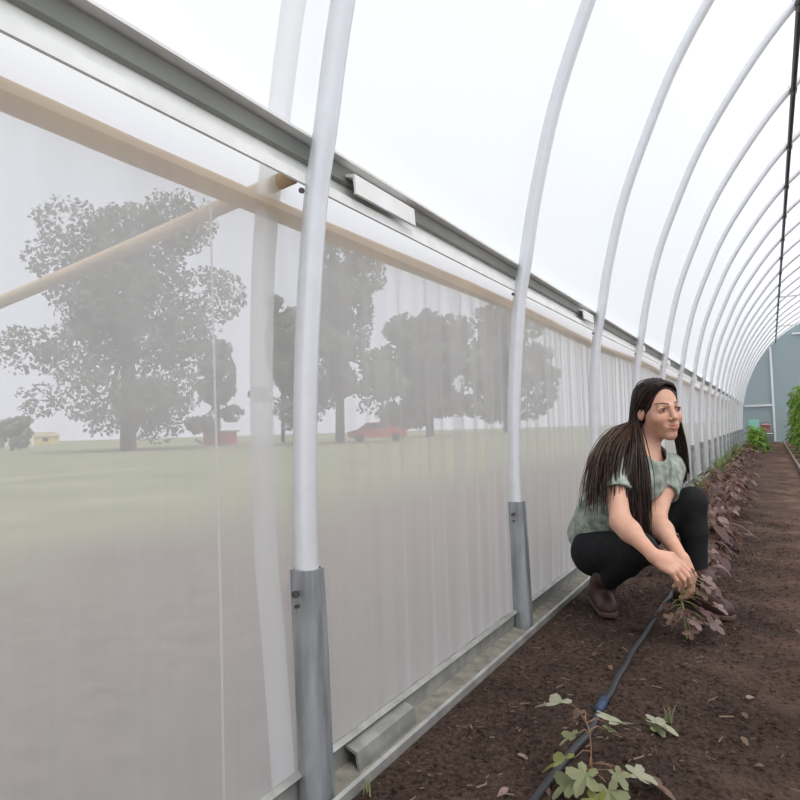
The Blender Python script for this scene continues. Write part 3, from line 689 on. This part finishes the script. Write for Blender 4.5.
#PERSON
# ------------------------------------------------------------------ person (signed distance modelling)
class Field:
    def __init__(s, lo, hi, h):
        s.lo = np.array(lo, dtype=np.float32); s.h = h; s.n = np.ceil((np.array(hi)-s.lo)/h).astype(int)+1
        s.ax = [(s.lo[i]+np.arange(s.n[i], dtype=np.float32)*h).astype(np.float32) for i in range(3)]
        s.D = np.full(tuple(s.n), .06, dtype=np.float32)
    def sl(s, lo, hi, mg):
        a = np.clip(np.floor((np.array(lo)-mg-s.lo)/s.h).astype(int), 0, s.n); b = np.clip(np.ceil((np.array(hi)+mg-s.lo)/s.h).astype(int)+1, 0, s.n)
        return tuple(slice(a[i], b[i]) for i in range(3))
    def xyz(s, sl): return s.ax[0][sl[0]][:, None, None], s.ax[1][sl[1]][None, :, None], s.ax[2][sl[2]][None, None, :]
    def comb(s, sl, d, k, mode):
        A = s.D[sl]
        if mode == 'add':
            if k > 0: hh = np.clip(.5+.5*(A-d)/k, 0, 1); r = A*(1-hh)+d*hh-k*hh*(1-hh)
            else: r = np.minimum(A, d)
        elif mode == 'sub':
            d = -d
            if k > 0: hh = np.clip(.5-.5*(A-d)/k, 0, 1); r = A*(1-hh)+d*hh+k*hh*(1-hh)
            else: r = np.maximum(A, d)
        s.D[sl] = r
    def cone(s, a, b, r1, r2, k=.02, mode='add', cut=None):
        a = np.array(a, dtype=np.float32); b = np.array(b, dtype=np.float32); R_ = max(r1, r2)
        sl = s.sl(np.minimum(a, b)-R_, np.maximum(a, b)+R_, .03+k); X, Y, Z = s.xyz(sl); ab = b-a; L2 = max(float(ab@ab), 1e-9)
        t = np.clip(((X-a[0])*ab[0]+(Y-a[1])*ab[1]+(Z-a[2])*ab[2])/L2, 0, 1)
        d = np.sqrt((X-a[0]-t*ab[0])**2+(Y-a[1]-t*ab[1])**2+(Z-a[2]-t*ab[2])**2)-(r1+(r2-r1)*t)
        if cut is not None: d = np.maximum(d, (X-cut[0][0])*cut[1][0]+(Y-cut[0][1])*cut[1][1]+(Z-cut[0][2])*cut[1][2])
        s.comb(sl, d, k, mode)
    def ell(s, c, B, r, k=.02, mode='add'):
        """ellipsoid, B rows are its axes"""
        c = np.array(c, dtype=np.float32); R_ = max(r); sl = s.sl(c-R_, c+R_, .03+k); X, Y, Z = s.xyz(sl); X = X-c[0]; Y = Y-c[1]; Z = Z-c[2]
        q = [X*B[i][0]+Y*B[i][1]+Z*B[i][2] for i in range(3)]
        k0 = np.sqrt(sum((q[i]/r[i])**2 for i in range(3))); k1 = np.sqrt(sum((q[i]/r[i]**2)**2 for i in range(3)))+1e-6
        s.comb(sl, k0*(k0-1)/k1, k, mode)
    def chain(s, P, r, k=.02):
        for i in range(len(P)-1): s.cone(P[i], P[i+1], r[i], r[i+1], k)
    def plane(s, p, n, lo=None, hi=None, mode='cut', k=0):
        """cut away the side the normal points to, inside an optional box"""
        sl = s.sl(lo, hi, 0) if lo is not None else tuple(slice(0, v) for v in s.n)
        X, Y, Z = s.xyz(sl); d = (X-p[0])*n[0]+(Y-p[1])*n[1]+(Z-p[2])*n[2]
        s.D[sl] = np.maximum(s.D[sl], d)
    def folds(s, amp, f=1.0, seed=0):
        X, Y, Z = s.xyz(tuple(slice(0, v) for v in s.n)); g = np.random.default_rng(seed); v = 0
        for i in range(7):
            w = g.normal(size=3)*f*(18+10*i); v = v+np.sin(X*w[0]+Y*w[1]+Z*w[2]+g.uniform(0, 6)+1.5*np.sin(Z*23+X*17+i))/(1+.4*i)
        s.D += (amp*v/2.5).astype(np.float32)
    def mesh(s):
        D = s.D; neg = D < 0
        c = [neg[a:D.shape[0]-1+a, b:D.shape[1]-1+b, d:D.shape[2]-1+d] for a in (0, 1) for b in (0, 1) for d in (0, 1)]
        sm = sum(x.astype(np.int8) for x in c); act = (sm > 0) & (sm < 8)
        idx = np.full(act.shape, -1, dtype=np.int64); ijk = np.argwhere(act); idx[act] = np.arange(len(ijk))
        P = np.zeros((len(ijk), 3)); W_ = np.zeros(len(ijk))
        cor = [(a, b, d) for a in (0, 1) for b in (0, 1) for d in (0, 1)]; I, J, K = ijk.T
        val = {q: D[I+q[0], J+q[1], K+q[2]] for q in cor}
        for q in cor:
            for ax in range(3):
                if q[ax] == 0:
                    q2 = list(q); q2[ax] = 1; q2 = tuple(q2); v1, v2 = val[q], val[q2]; mk = (v1 < 0) != (v2 < 0)
                    t = np.where(mk, v1/np.where(mk, v1-v2, 1), 0)
                    pt = np.array(q, dtype=float)[None, :]+np.eye(3)[ax][None, :]*t[:, None]; P[mk] += pt[mk]; W_[mk] += 1
        P = (P/W_[:, None]+ijk)*s.h+s.lo
        F = []
        for ax in range(3):
            o1, o2 = [a for a in range(3) if a != ax]
            n0 = np.take(neg, range(0, D.shape[ax]-1), axis=ax); n1 = np.take(neg, range(1, D.shape[ax]), axis=ax); ch = n0 != n1
            e = np.argwhere(ch); e = e[(e[:, o1] > 0) & (e[:, o2] > 0) & (e[:, o1] < D.shape[o1]-1) & (e[:, o2] < D.shape[o2]-1)]
            fl = neg[tuple(e.T)]
            def g(d1, d2):
                q = e.copy(); q[:, o1] -= d1; q[:, o2] -= d2; return idx[tuple(q.T)]
            quad = np.stack([g(1, 1), g(0, 1), g(0, 0), g(1, 0)], 1)
            flip = fl if ax != 1 else ~fl
            quad[~flip] = quad[~flip][:, ::-1]; F.append(quad)
        return P, np.concatenate(F)
    def obj(s, name, mat, parent, colfn=None):
        P, F = s.mesh(); F = F[(F >= 0).all(1)]
        me = bpy.data.meshes.new(name); me.vertices.add(len(P)); me.vertices.foreach_set('co', P.astype(np.float32).ravel())
        me.loops.add(len(F)*4); me.loops.foreach_set('vertex_index', F.astype(np.int32).ravel()); me.polygons.add(len(F))
        me.polygons.foreach_set('loop_start', np.arange(0, len(F)*4, 4, dtype=np.int32)); me.polygons.foreach_set('use_smooth', np.ones(len(F), dtype=bool))
        me.update(); me.validate()
        a = me.color_attributes.new('tint', 'FLOAT_COLOR', 'POINT'); c = np.ones((len(P), 4), dtype=np.float32)
        if colfn: c[:, :3] = colfn(P)
        a.data.foreach_set('color', c.ravel()); me.materials.append(mat)
        o = bpy.data.objects.new(name, me); C.objects.link(o); o.parent = parent
        root = parent
        while root.parent: root = root.parent
        if not parent.parent: o.location = -Vector(parent.location)
        return o

A3 = lambda *v: np.array(v, dtype=float)
def unit(v): v = np.array(v, dtype=float); return v/np.linalg.norm(v)
VR, VU, VF = A3(.8687, .4945, -.0288), A3(.0483, -.0267, .9985), A3(-.493, .8688, .0471)   # the way she is turned, described by three axes
pelvis = A3(-0.628, 2.779, 0.239); spine = A3(-0.576, 2.754, 0.393); chest = A3(-0.483, 2.730, 0.542); neck0 = A3(-0.439, 2.739, 0.629); neck1 = A3(-0.404, 2.754, 0.716)
shR = A3(-0.534, 2.572, 0.591); elR = A3(-0.482, 2.428, 0.400); wrR = A3(-0.362, 2.340, 0.304)
shL = A3(-0.369, 2.863, 0.566); elL = A3(-0.396, 2.650, 0.382); wrL = A3(-0.293, 2.496, 0.270)
hipR = A3(-0.644, 2.689, 0.237); hipL = A3(-0.591, 2.893, 0.222); knR = A3(-0.427, 2.464, 0.302); anR = A3(-0.612, 2.680, 0.114); knL = A3(-0.289, 2.869, 0.429); anL = A3(-0.286, 2.866, 0.087)
toeR = A3(-0.605, 2.666, 0.024); toeL = A3(-.205, 2.80, .03)
T_ = unit(-(VF*.93+VR*.37)); RR = unit(VR*.93-VF*.37)
headc = A3(-0.384, 2.749, 0.798)
hf = unit(T_*.84+RR*.54+VU*.00); hu = unit(VU*1.0-RR*.10+hf*.05); hx = unit(np.cross(hf, hu)); hu = np.cross(hx, hf)   # hx = her left if pointing image right
if hx@VR < 0: hx = -hx
HB = [hx, hf, hu]
HS = 1.03
def H(x, y, z): return headc+(hx*x+hf*y+hu*z)*HS
person = thing('person', 'crouching person with long brown hair, sage shirt, black trousers and brown boots', 'person', (-.5, 2.72, 0))
skin = simple('skin', (.66, .38, .27), .5, 0, var=.06, scale=30, tint=True, sub=.12, spec=.35)
F_ = Field((-.86, 2.30, -.01), (-.12, 3.06, .96), .0030)
f = F_
# torso
f.cone(pelvis, spine, .085, .085, .05); f.cone(spine, chest, .095, .105, .05); f.cone(chest, neck0, .095, .05, .05)
f.cone(shR, shL, .045, .045, .05); f.cone(neck0-hf*.01, neck1-hf*.012, .048, .045, .03); f.cone(neck1-hf*.012, H(0, -.03, -.02), .043, .042, .015)
# legs
f.cone(pelvis, hipR, .075, .075, .03); f.cone(pelvis, hipL, .075, .075, .03)
for hp_, kn, an in ((hipR, knR, anR), (hipL, knL, anL)):
    f.cone(hp_, kn, .072, .046, .03); calf = kn+(an-kn)*.35; f.cone(kn, calf, .048, .048, .02); f.cone(calf, an, .048, .032, .02)
f.cone(anR, toeR, .028, .014, .02); f.cone(anL, toeL*.7+anL*.3, .03, .016, .02)
# arms
for sh, el, wr in ((shR, elR, wrR), (shL, elL, wrL)):
    mid = sh+(el-sh)*.4; f.cone(sh, mid, .046, .040, .03); f.cone(mid, el, .040, .034, .03)
    m1 = el+(wr-el)*.28; f.cone(el, m1, .033, .0335, .03); f.cone(m1, wr, .0335, .0215, .03)
# hands
def hand(wr, fwd, dors, side, curls, spreads, thumb, sc=1.0, grip=None):
    """side = direction of the thumb edge"""
    fwd = unit(fwd); dors = unit(dors-fwd*(dors@fwd)); side_ = unit(np.cross(fwd, dors)); 
    if side_@side < 0: side_ = -side_
    pc = wr+fwd*.045*sc
    B = [fwd, side_, dors]; f.ell(pc, B, (.047*sc, .036*sc, .0165*sc), .015)
    f.cone(wr, wr+fwd*.03*sc, .021, .022, .015)
    base = [(.082, .027), (.087, .010), (.083, -.008), (.074, -.025)]; lens = [(.040, .025, .020), (.044, .028, .021), (.041, .026, .020), (.032, .020, .018)]; rad = [.0088, .0090, .0086, .0076]
    for i in range(4):
        p = wr+fwd*base[i][0]*sc*.93+side_*base[i][1]*sc+dors*.002
        f.cone(wr+fwd*.03*sc+side_*base[i][1]*.7*sc, p, .012*sc, .0105*sc, .006)
        ang = 0; q = p; d0 = unit(fwd+side_*spreads[i])
        for j in range(3):
            ang += curls[i][j]; d = d0*math.cos(ang)-dors*math.sin(ang); q2 = q+d*lens[i][j]*sc
            f.cone(q, q2, rad[i]*sc*(1.04-.06*j), rad[i]*sc*(.98-.07*j), .0025 if j else .004); q = q2
    p = wr+fwd*.022*sc+side_*.022*sc; 
    q = p+unit(fwd*.7+side_*.75-dors*.25)*.040*sc; f.cone(p, q, .016*sc, .0115*sc, .010)
    q2 = q+unit(thumb[0])*.032*sc; f.cone(q, q2, .0112*sc, .0098*sc, .003); q3 = q2+unit(thumb[1])*.024*sc; f.cone(q2, q3, .0098*sc, .0078*sc, .002)
fR = unit(RR*.86-VU*.46+T_*.05); dR = unit(VU*.72+RR*.25+T_*.62)
hand(wrR, fR, dR, -T_+VU*.5, [(.30, .55, .35), (.38, .6, .4), (.46, .65, .4), (.55, .7, .45)], [.03, 0, -.03, -.08], (fR*.9-dR*.35, fR*.9-dR*.3), 1.0)
fL = unit(RR*.42-VU*.86+T_*.25); dL = unit(RR*.80+VU*.30+T_*.42)
hand(wrL, fL, dL, T_-RR*.4, [(.4, .7, .4), (.5, .8, .5), (.6, .9, .5), (.7, .9, .5)], [.05, 0, -.04, -.08], (fL*.9-dL*.3, fL*.8-dL*.5), .95)
# head
f.ell(H(0, -.014, .035), HB, (.068*HS, .088*HS, .083*HS), .03)
f.ell(H(0, .022, -.018), HB, (.0545*HS, .066*HS, .084*HS), .025)
f.ell(H(0, .055, -.070), HB, (.028*HS, .030*HS, .034*HS), .025)   # jaw
f.ell(H(0, .072, -.092), HB, (.018*HS, .014*HS, .014*HS), .022)   # chin
for s_ in (-1, 1):
    f.ell(H(s_*.036, .058, -.026), HB, (.022*HS, .024*HS, .022*HS), .02)     # cheek
    f.ell(H(s_*.030, .088, .010), HB, (.020*HS, .012*HS, .013*HS), .012, 'sub')     # socket
    f.cone(H(s_*.012, .087, .024), H(s_*.040, .070, .026), .0065*HS, .004*HS, .014)      # brow
    f.ell(H(s_*.031, .0725, .009), HB, (.0165*HS, .0125*HS, .0125*HS), .004)     # lidded eyeball bulge
    f.ell(H(s_*.071, -.006, -.004), [unit(hx*1+hf*.3*s_), unit(hf-hx*.3*s_), hu], (.0070*HS, .0155*HS, .028*HS), .006)     # ear
    f.ell(H(s_*.080, -.001, .000), HB, (.0060*HS, .0085*HS, .017*HS), .003, 'sub')
f.cone(H(0, .083, .018), H(0, .104, -.020), .0085*HS, .0105*HS, .010)    # nose
f.ell(H(0, .106, -.024), HB, (.0105*HS, .009*HS, .0085*HS), .006)
for s_ in (-1, 1):
    f.ell(H(s_*.0115, .095, -.028), HB, (.0068*HS, .009*HS, .0065*HS), .005)
    f.ell(H(s_*.006, .103, -.0345), HB, (.0034*HS, .004*HS, .003*HS), .002, 'sub')
    f.cone(H(s_*.020, .0845, -.0470), H(0, .0925, -.0505), .0030*HS, .0046*HS, .005)
    f.cone(H(s_*.018, .0840, -.0560), H(0, .0900, -.0632), .0036*HS, .0052*HS, .005)
f.ell(H(0, .079, -.057), HB, (.028*HS, .017*HS, .016*HS), .012)
for s_ in (-1, 1): f.cone(H(0, .0990, -.0565), H(s_*.026, .0870, -.0485), .0018, .0012, .003, 'sub')
def bodycol(P):
    q = (P-headc)/HS; lx = q@hx; ly = q@hf; lz = q@hu
    col = np.ones((len(P), 3)); 
    def blend(m, c):
        m = np.clip(m, 0, 1)[:, None]; return col*(1-m)+np.array(c)*m
    lz0 = lz; lz = lz-9*lx**2
    up = (lz > -.0565)
    wl = np.where(up, (lx/.0225)**2+((lz+.0545)/(.0062-.0022*np.cos(lx*260)*0))**2, (lx/.021)**2+((lz+.0600)/.0105)**2)
    lips = np.clip((1.15-wl)*3, 0, 1)*(ly > .08)*(lz > -.075)*(lz < -.046)
    col = blend(lips*.8, (.74, .44, .42))
    lz = lz0; br = 0
    for s_ in (-1, 1):
        xx = lx*s_; zc_ = .0285+.004*np.sin(np.clip((xx-.012)/.035, 0, 1)*math.pi*.8); wv = .0042*(1-np.clip((xx-.03)/.02, 0, 1)*.7)
        br = np.maximum(br, np.clip(1.4-np.abs(lz-zc_)/wv, 0, 1)*(xx > .011)*(xx < .049)*(ly > .05))
        ck = np.exp(-(((xx-.042)/.018)**2+((lz+.028)/.018)**2))*(ly > .03); col = blend(ck*.5, (1.05, .78, .76))
        # lash line, iris and white of the eye
        ex, ez = (xx-.031), lz-.0085; op = .0052*np.sqrt(np.clip(1-(ex/.0135)**2, 0, 1)); on = (np.abs(ex) < .0135)*(ly > .06)
        col = blend((on*(np.abs(ez) < op))*.55, (1.05, 1.3, 1.5))
        col = blend(((ex+.001*s_*0)**2+ez**2 < .0056**2)*(ly > .06)*(np.abs(ez) < op)*1.0, (.12, .13, .12))
        col = blend(on*(np.abs(ez-op) < .0024), (.08, .05, .05)); col = blend(on*(np.abs(ez+op) < .0010)*.6, (.35, .25, .22))
    col = blend(br, (.16, .12, .11))
    d = np.linalg.norm(P-wrR, axis=1); d2 = np.linalg.norm(P-wrL, axis=1); hnd = np.exp(-(np.minimum(d, d2)/.1)**2); col = blend(hnd*.25, (1.05, .80, .72))
    return col
f.obj('body', skin, person, bodycol)
# shirt
shirt = simple('sage_shirt', (.42, .46, .40), .85, 0, scale=34, col2=(.17, .21, .17), bump=.15, bscale=200)
s = Field((-.90, 2.36, .12), (-.18, 3.06, .76), .0036)
hem = A3(-0.642, 2.792, 0.277)
s.cone(hem, spine, .135, .125, .05); s.cone(spine, chest, .125, .120, .06); s.cone(chest, neck0-VU*.015, .115, .070, .05)
s.cone(shR-VU*.005, shL-VU*.005, .060, .060, .05); s.cone(neck0-VU*.03, neck0, .075, .060, .03)
s.cone(A3(-0.550, 2.662, 0.665), spine, .055, .09, .05)
s.cone(chest+hf*.02, neck0+hf*.02-VU*.04, .10, .070, .04)
for sh, el in ((shR, elR), (shL, elL)):
    e = sh+(el-sh)*.56; s.cone(sh, e, .060, .062, .02, cut=(sh+(el-sh)*.50, unit(el-sh)))
s.folds(.0030, .8, 3)
inner = s.D+.007
s.D = np.maximum(s.D, -inner)
s.plane(hem-(chest-hem)*.12, unit(hem-spine)*1.0+0)
for sh, el in ((shR, elR), (shL, elL)):
    s.cone(sh+(el-sh)*.43, sh+(el-sh)*.75, .046, .050, .0, 'sub')
s.cone(neck0+hf*.055+VU*.005, neck1+hf*.03+VU*.05, .050, .075, .004, 'sub')
s.obj('shirt', shirt, person)
# trousers
tr = Field((-.86, 2.30, .02), (-.16, 3.06, .52), .0036)
tr.cone(pelvis+VU*.02, pelvis+VR*.01-VU*.02, .108, .10, .04); tr.cone(pelvis, hipR-VU*.005+VR*.01, .10, .088, .04); tr.cone(pelvis, hipL-VU*.01, .10, .09, .04)
for hp_, kn, an in ((hipR, knR, anR), (hipL, knL, anL)):
    tr.cone(hp_, kn, .086, .058, .03); calf = kn+(an-kn)*.35; tr.cone(kn, calf, .056, .052, .02); tr.cone(calf, an, .052, .038, .02)
tr.folds(.002, 1.2, 5)
for kn, an in ((knR, anR), (knL, anL)): tr.cone(an, an+(an-kn)*.10, .046, .046, .01, cut=(an+(an-kn)*.09, unit(an-kn)))
tr.obj('trousers', simple('black_trousers', (.012, .013, .014), .85, bump=.2, bscale=120, spec=.25), person)
# boots
leather = simple('brown_leather', (.050, .021, .017), .55, 0, var=.3, scale=30, bump=.1)
sole_m = simple('boot_sole', (.10, .06, .045), .8)
def boot(an, toe, heel, label):
    lo = np.minimum(np.minimum(an, toe), heel)-.09; hi = np.maximum(np.maximum(an, toe), heel)+.09
    b = Field(lo, hi, .003)
    shf = an+unit(an-heel)*.05 if heel[2] < .04 else an+A3(0, 0, .04)
    b.cone(shf, an, .050, .047, .02); b.cone(an, heel+A3(0, 0, .035), .046, .036, .02)
    mid = (heel+toe)/2+A3(0, 0, .045); b.cone(an, mid, .045, .040, .02); b.cone(mid, toe+A3(0, 0, .022), .042, .032, .02); b.cone(heel+A3(0, 0, .035), toe+A3(0, 0, .018), .034, .03, .02)
    n_ = unit(np.cross(unit(toe-heel), np.cross(A3(0, 0, 1), unit(toe-heel)))); 
    if n_[2] < 0: n_ = -n_
    b.plane(heel+n_*.008, -n_); bo = b.obj('boot', leather, person)
    so = Field(lo, hi, .003); so.cone(heel+n_*.004, (heel+toe)/2+n_*.004, .040, .036, .01); so.cone((heel+toe)/2+n_*.004, toe+n_*.004, .036, .038, .01)
    so.plane(heel+n_*.010, n_); so.plane(heel-n_*.010, -n_); so.obj('sole', sole_m, bo)
    return bo
boot(anR, A3(-0.577, 2.589, 0.027), A3(-0.652, 2.754, 0.029), '')
boot(anL+A3(0, 0, 0), A3(-.185, 2.775, .012), A3(-.345, 2.915, .012), '')
# hair
hairm = simple('brown_hair', (.026, .0125, .009), .42, 0, scale=60, col2=(.013, .007, .0055), spec=.3)
hairl = simple('hair_light', (.13, .075, .045), .45, 0, scale=60, col2=(.05, .028, .018), spec=.35)
hc = Field(headc-.16, headc+.16, .003)
hc.ell(H(0, -.018, .036), HB, (.0755*HS, .0945*HS, .089*HS), .02)
hc.ell(H(0, -.045, -.03), HB, (.064*HS, .060*HS, .09*HS), .03)
hc.ell(H(0, .089, -.010), HB, (.066*HS, .082*HS, .102*HS), .006, 'sub')
hc.ell(H(-.085, .01, -.005), HB, (.020*HS, .040*HS, .036*HS), .006, 'sub')
hc.ell(H(0, .10, -.11), HB, (.09*HS, .12*HS, .10*HS), .01, 'sub')
hc.obj('hair', hairm, person)
hroot = [o for o in person.children if o.name.startswith('hair')][0]
random.seed(21)
def strands(name, n, paths, rad, mat, jit, wj=.3):
    """paths: list of key-point lists (world) interpolated across the lock"""
    m = MB()
    for k in range(n):
        u = random.random()*(len(paths)-1); i = min(int(u), len(paths)-2); fr_ = u-i
        P0, P1 = paths[i], paths[i+1]; off = rng.normal(size=3)
        pts = []; nP = len(P0)
        end = random.uniform(.76, 1.0)
        for j in range(nP):
            w_ = jit[j]; pts.append(tuple(np.array(P0[j])*(1-fr_)+np.array(P1[j])*fr_+off*w_+rng.normal(size=3)*w_*wj))
        C_ = catmull(pts, 5); C_ = C_[:max(4, int(len(C_)*end))]; L_ = len(C_)
        m.tube(C_, [rad*(.7 if a == 0 else 1)*(1-.75*max(0, (a/(L_-1)-.7)/.3)) for a in range(L_)], 5, True, .6)
    o = m.obj(name, mat, None, True); o.parent = person; o.location = -Vector(person.location); return o
part = [H(0, .058, .107), H(0, .03, .122), H(0, -.02, .126)]
back = H(0, -.08, .105)
# right side, falling in front of the shoulder between the arms
front = [
 [part[0], H(-.040, .052, .091), H(-.066, .020, .042), H(-.076, -.026, -.028), A3(-0.436, 2.635, 0.668), A3(-0.414, 2.584, 0.557), A3(-0.407, 2.549, 0.431), A3(-0.408, 2.533, 0.287)],
 [part[0], H(-.048, .036, .095), H(-.072, .004, .040), H(-.078, -.036, -.03), A3(-0.442, 2.608, 0.662), A3(-0.430, 2.552, 0.559), A3(-0.427, 2.520, 0.434), A3(-0.420, 2.503, 0.296)],
 [part[1], H(-.052, .00, .100), H(-.077, -.020, .034), H(-.078, -.046, -.03), A3(-0.456, 2.601, 0.662), A3(-0.456, 2.537, 0.560), A3(-0.455, 2.498, 0.435), A3(-0.442, 2.490, 0.303)],
 [part[2], H(-.052, -.03, .100), H(-.076, -.044, .034), H(-.074, -.060, -.03), A3(-0.469, 2.593, 0.663), A3(-0.480, 2.512, 0.562), A3(-0.478, 2.473, 0.445), A3(-0.460, 2.466, 0.339)],
]
strands('hair_lock', 620, front, .0030, hairm, [.001, .004, .004, .005, .006, .008, .008, .009])
strands('hair_lock', 90, front, .0022, hairl, [.001, .002, .003, .005, .008, .010, .012, .013])
# right side, spreading over the shoulder and back
behind = [
 [part[2], H(-.056, -.03, .095), H(-.075, -.05, .02), H(-.072, -.066, -.04), A3(-0.478, 2.609, 0.697), A3(-0.493, 2.514, 0.610), A3(-0.499, 2.469, 0.510), A3(-0.500, 2.439, 0.423)],
 [part[2], H(-.052, -.05, .092), H(-.066, -.07, .02), H(-.064, -.08, -.04), A3(-0.500, 2.596, 0.713), A3(-0.530, 2.491, 0.637), A3(-0.540, 2.446, 0.519), A3(-0.532, 2.434, 0.404)],
 [back, H(-.045, -.08, .085), H(-.056, -.088, .02), H(-.052, -.09, -.04), A3(-0.533, 2.611, 0.717), A3(-0.564, 2.495, 0.634), A3(-0.585, 2.466, 0.516), A3(-0.597, 2.487, 0.424)],
 [back, H(-.034, -.09, .085), H(-.036, -.10, .02), H(-.035, -.10, -.04), A3(-0.562, 2.654, 0.697), A3(-0.599, 2.545, 0.608), A3(-0.624, 2.537, 0.501), A3(-0.645, 2.554, 0.391)],
]
strands('hair_lock', 190, behind, .0026, hairm, [.001, .002, .003, .005, .006, .009, .012, .013])
strands('hair_lock', 190, behind, .0020, hairl, [.001, .002, .003, .006, .009, .012, .015, .016])
# crown and back
crown = [
 [part[1], H(-.045, -.05, .102), H(-.056, -.078, .03), H(-.05, -.088, -.05), H(-.05, -.08, -.11)],
 [part[2], H(0, -.08, .10), H(0, -.112, .03), H(0, -.108, -.05), H(-.01, -.09, -.11)],
 [part[1], H(.045, -.05, .102), H(.056, -.078, .03), H(.05, -.088, -.05), H(.04, -.08, -.11)],
]
strands('hair_lock', 150, crown, .0032, hairm, [.002]*5)
# left side falling behind the cheek on the far shoulder
left = [
 [part[0], H(.040, .052, .091), H(.066, .020, .042), H(.076, .010, -.02), A3(-0.307, 2.858, 0.671), A3(-0.302, 2.877, 0.577), A3(-0.299, 2.894, 0.499)],
 [part[0], H(.047, .028, .098), H(.073, .000, .040), H(.078, -.006, -.03), A3(-0.315, 2.865, 0.663), A3(-0.313, 2.882, 0.577), A3(-0.319, 2.895, 0.490)],
 [part[1], H(.052, .00, .100), H(.075, -.026, .034), H(.070, -.035, -.03), A3(-0.337, 2.863, 0.680), A3(-0.329, 2.895, 0.588), A3(-0.332, 2.910, 0.497)],
]
strands('hair_lock', 220, left, .0028, hairm, [.001, .002, .002, .003, .004, .005, .006])
strands('hair_lock', 30, left, .0016, hairl, [.001, .003, .003, .005, .008, .010, .012])
for o in [c for c in person.children if c.name.startswith('hair_lock')]:
    o.parent = hroot; o.location = (0, 0, 0)

#LIGHT
wd = bpy.data.worlds.new('sky'); bpy.context.scene.world = wd; wd.use_nodes = True; t = wd.node_tree; t.nodes.clear()
out = N(t, 'ShaderNodeOutputWorld'); bg = N(t, 'ShaderNodeBackground'); tc = N(t, 'ShaderNodeTexCoord'); sp = N(t, 'ShaderNodeSeparateXYZ'); L(t, tc.outputs['Generated'], sp.inputs[0])
rp = N(t, 'ShaderNodeValToRGB'); cr = rp.color_ramp; cr.elements[0].position = 0; cr.elements[0].color = (1.0, 1.02, 1.10, 1); cr.elements[1].position = 1; cr.elements[1].color = (1.06, 1.09, 1.16, 1)
e = cr.elements.new(.30); e.color = (.98, 1.02, 1.12, 1); e = cr.elements.new(.5); e.color = (1.04, 1.07, 1.14, 1)
nz = N(t, 'ShaderNodeTexNoise'); nz.inputs['Scale'].default_value = 2.2; nz.inputs['Detail'].default_value = 4; L(t, tc.outputs['Generated'], nz.inputs['Vector'])
ma = N(t, 'ShaderNodeMath', operation='MULTIPLY_ADD'); ma.inputs[1].default_value = .35; L(t, nz.outputs['Fac'], ma.inputs[0]); 
sb = N(t, 'ShaderNodeMath', operation='SUBTRACT'); sb.inputs[1].default_value = .17; L(t, sp.outputs[2], sb.inputs[0]); L(t, sb.outputs[0], ma.inputs[2])
L(t, ma.outputs[0], rp.inputs[0]); L(t, rp.outputs[0], bg.inputs[0]); bg.inputs[1].default_value = 1.12; L(t, bg.outputs[0], out.inputs[0])
sun = bpy.data.lights.new('sun', 'SUN'); sun.energy = 2.4; sun.angle = R(25); sun.color = (1, .96, .90)
so = bpy.data.objects.new('sun', sun); C.objects.link(so); so.rotation_euler = Vector((.45, -.35, .82)).to_track_quat('Z', 'Y').to_euler()
cam = bpy.data.cameras.new('camera'); co = bpy.data.objects.new('camera', cam); C.objects.link(co)
cam.sensor_width = 36; cam.lens = 29.25; cam.clip_end = 3000; cam.clip_start = .02
Rr, Uu, Ff = Vector(VR), Vector(VU), Vector(VF)
Ff.normalize(); Rr = (Rr-Ff*Rr.dot(Ff)).normalized(); Uu = Rr.cross(Ff)
co.matrix_world = Matrix(((Rr.x, Uu.x, -Ff.x, 0), (Rr.y, Uu.y, -Ff.y, 0), (Rr.z, Uu.z, -Ff.z, .75), (0, 0, 0, 1)))
sc = bpy.context.scene; sc.camera = co
sc.view_settings.view_transform = 'Standard'; sc.view_settings.look = 'None'; sc.view_settings.gamma = 1; sc.view_settings.use_curve_mapping = False
sc.view_settings.exposure = 0.0
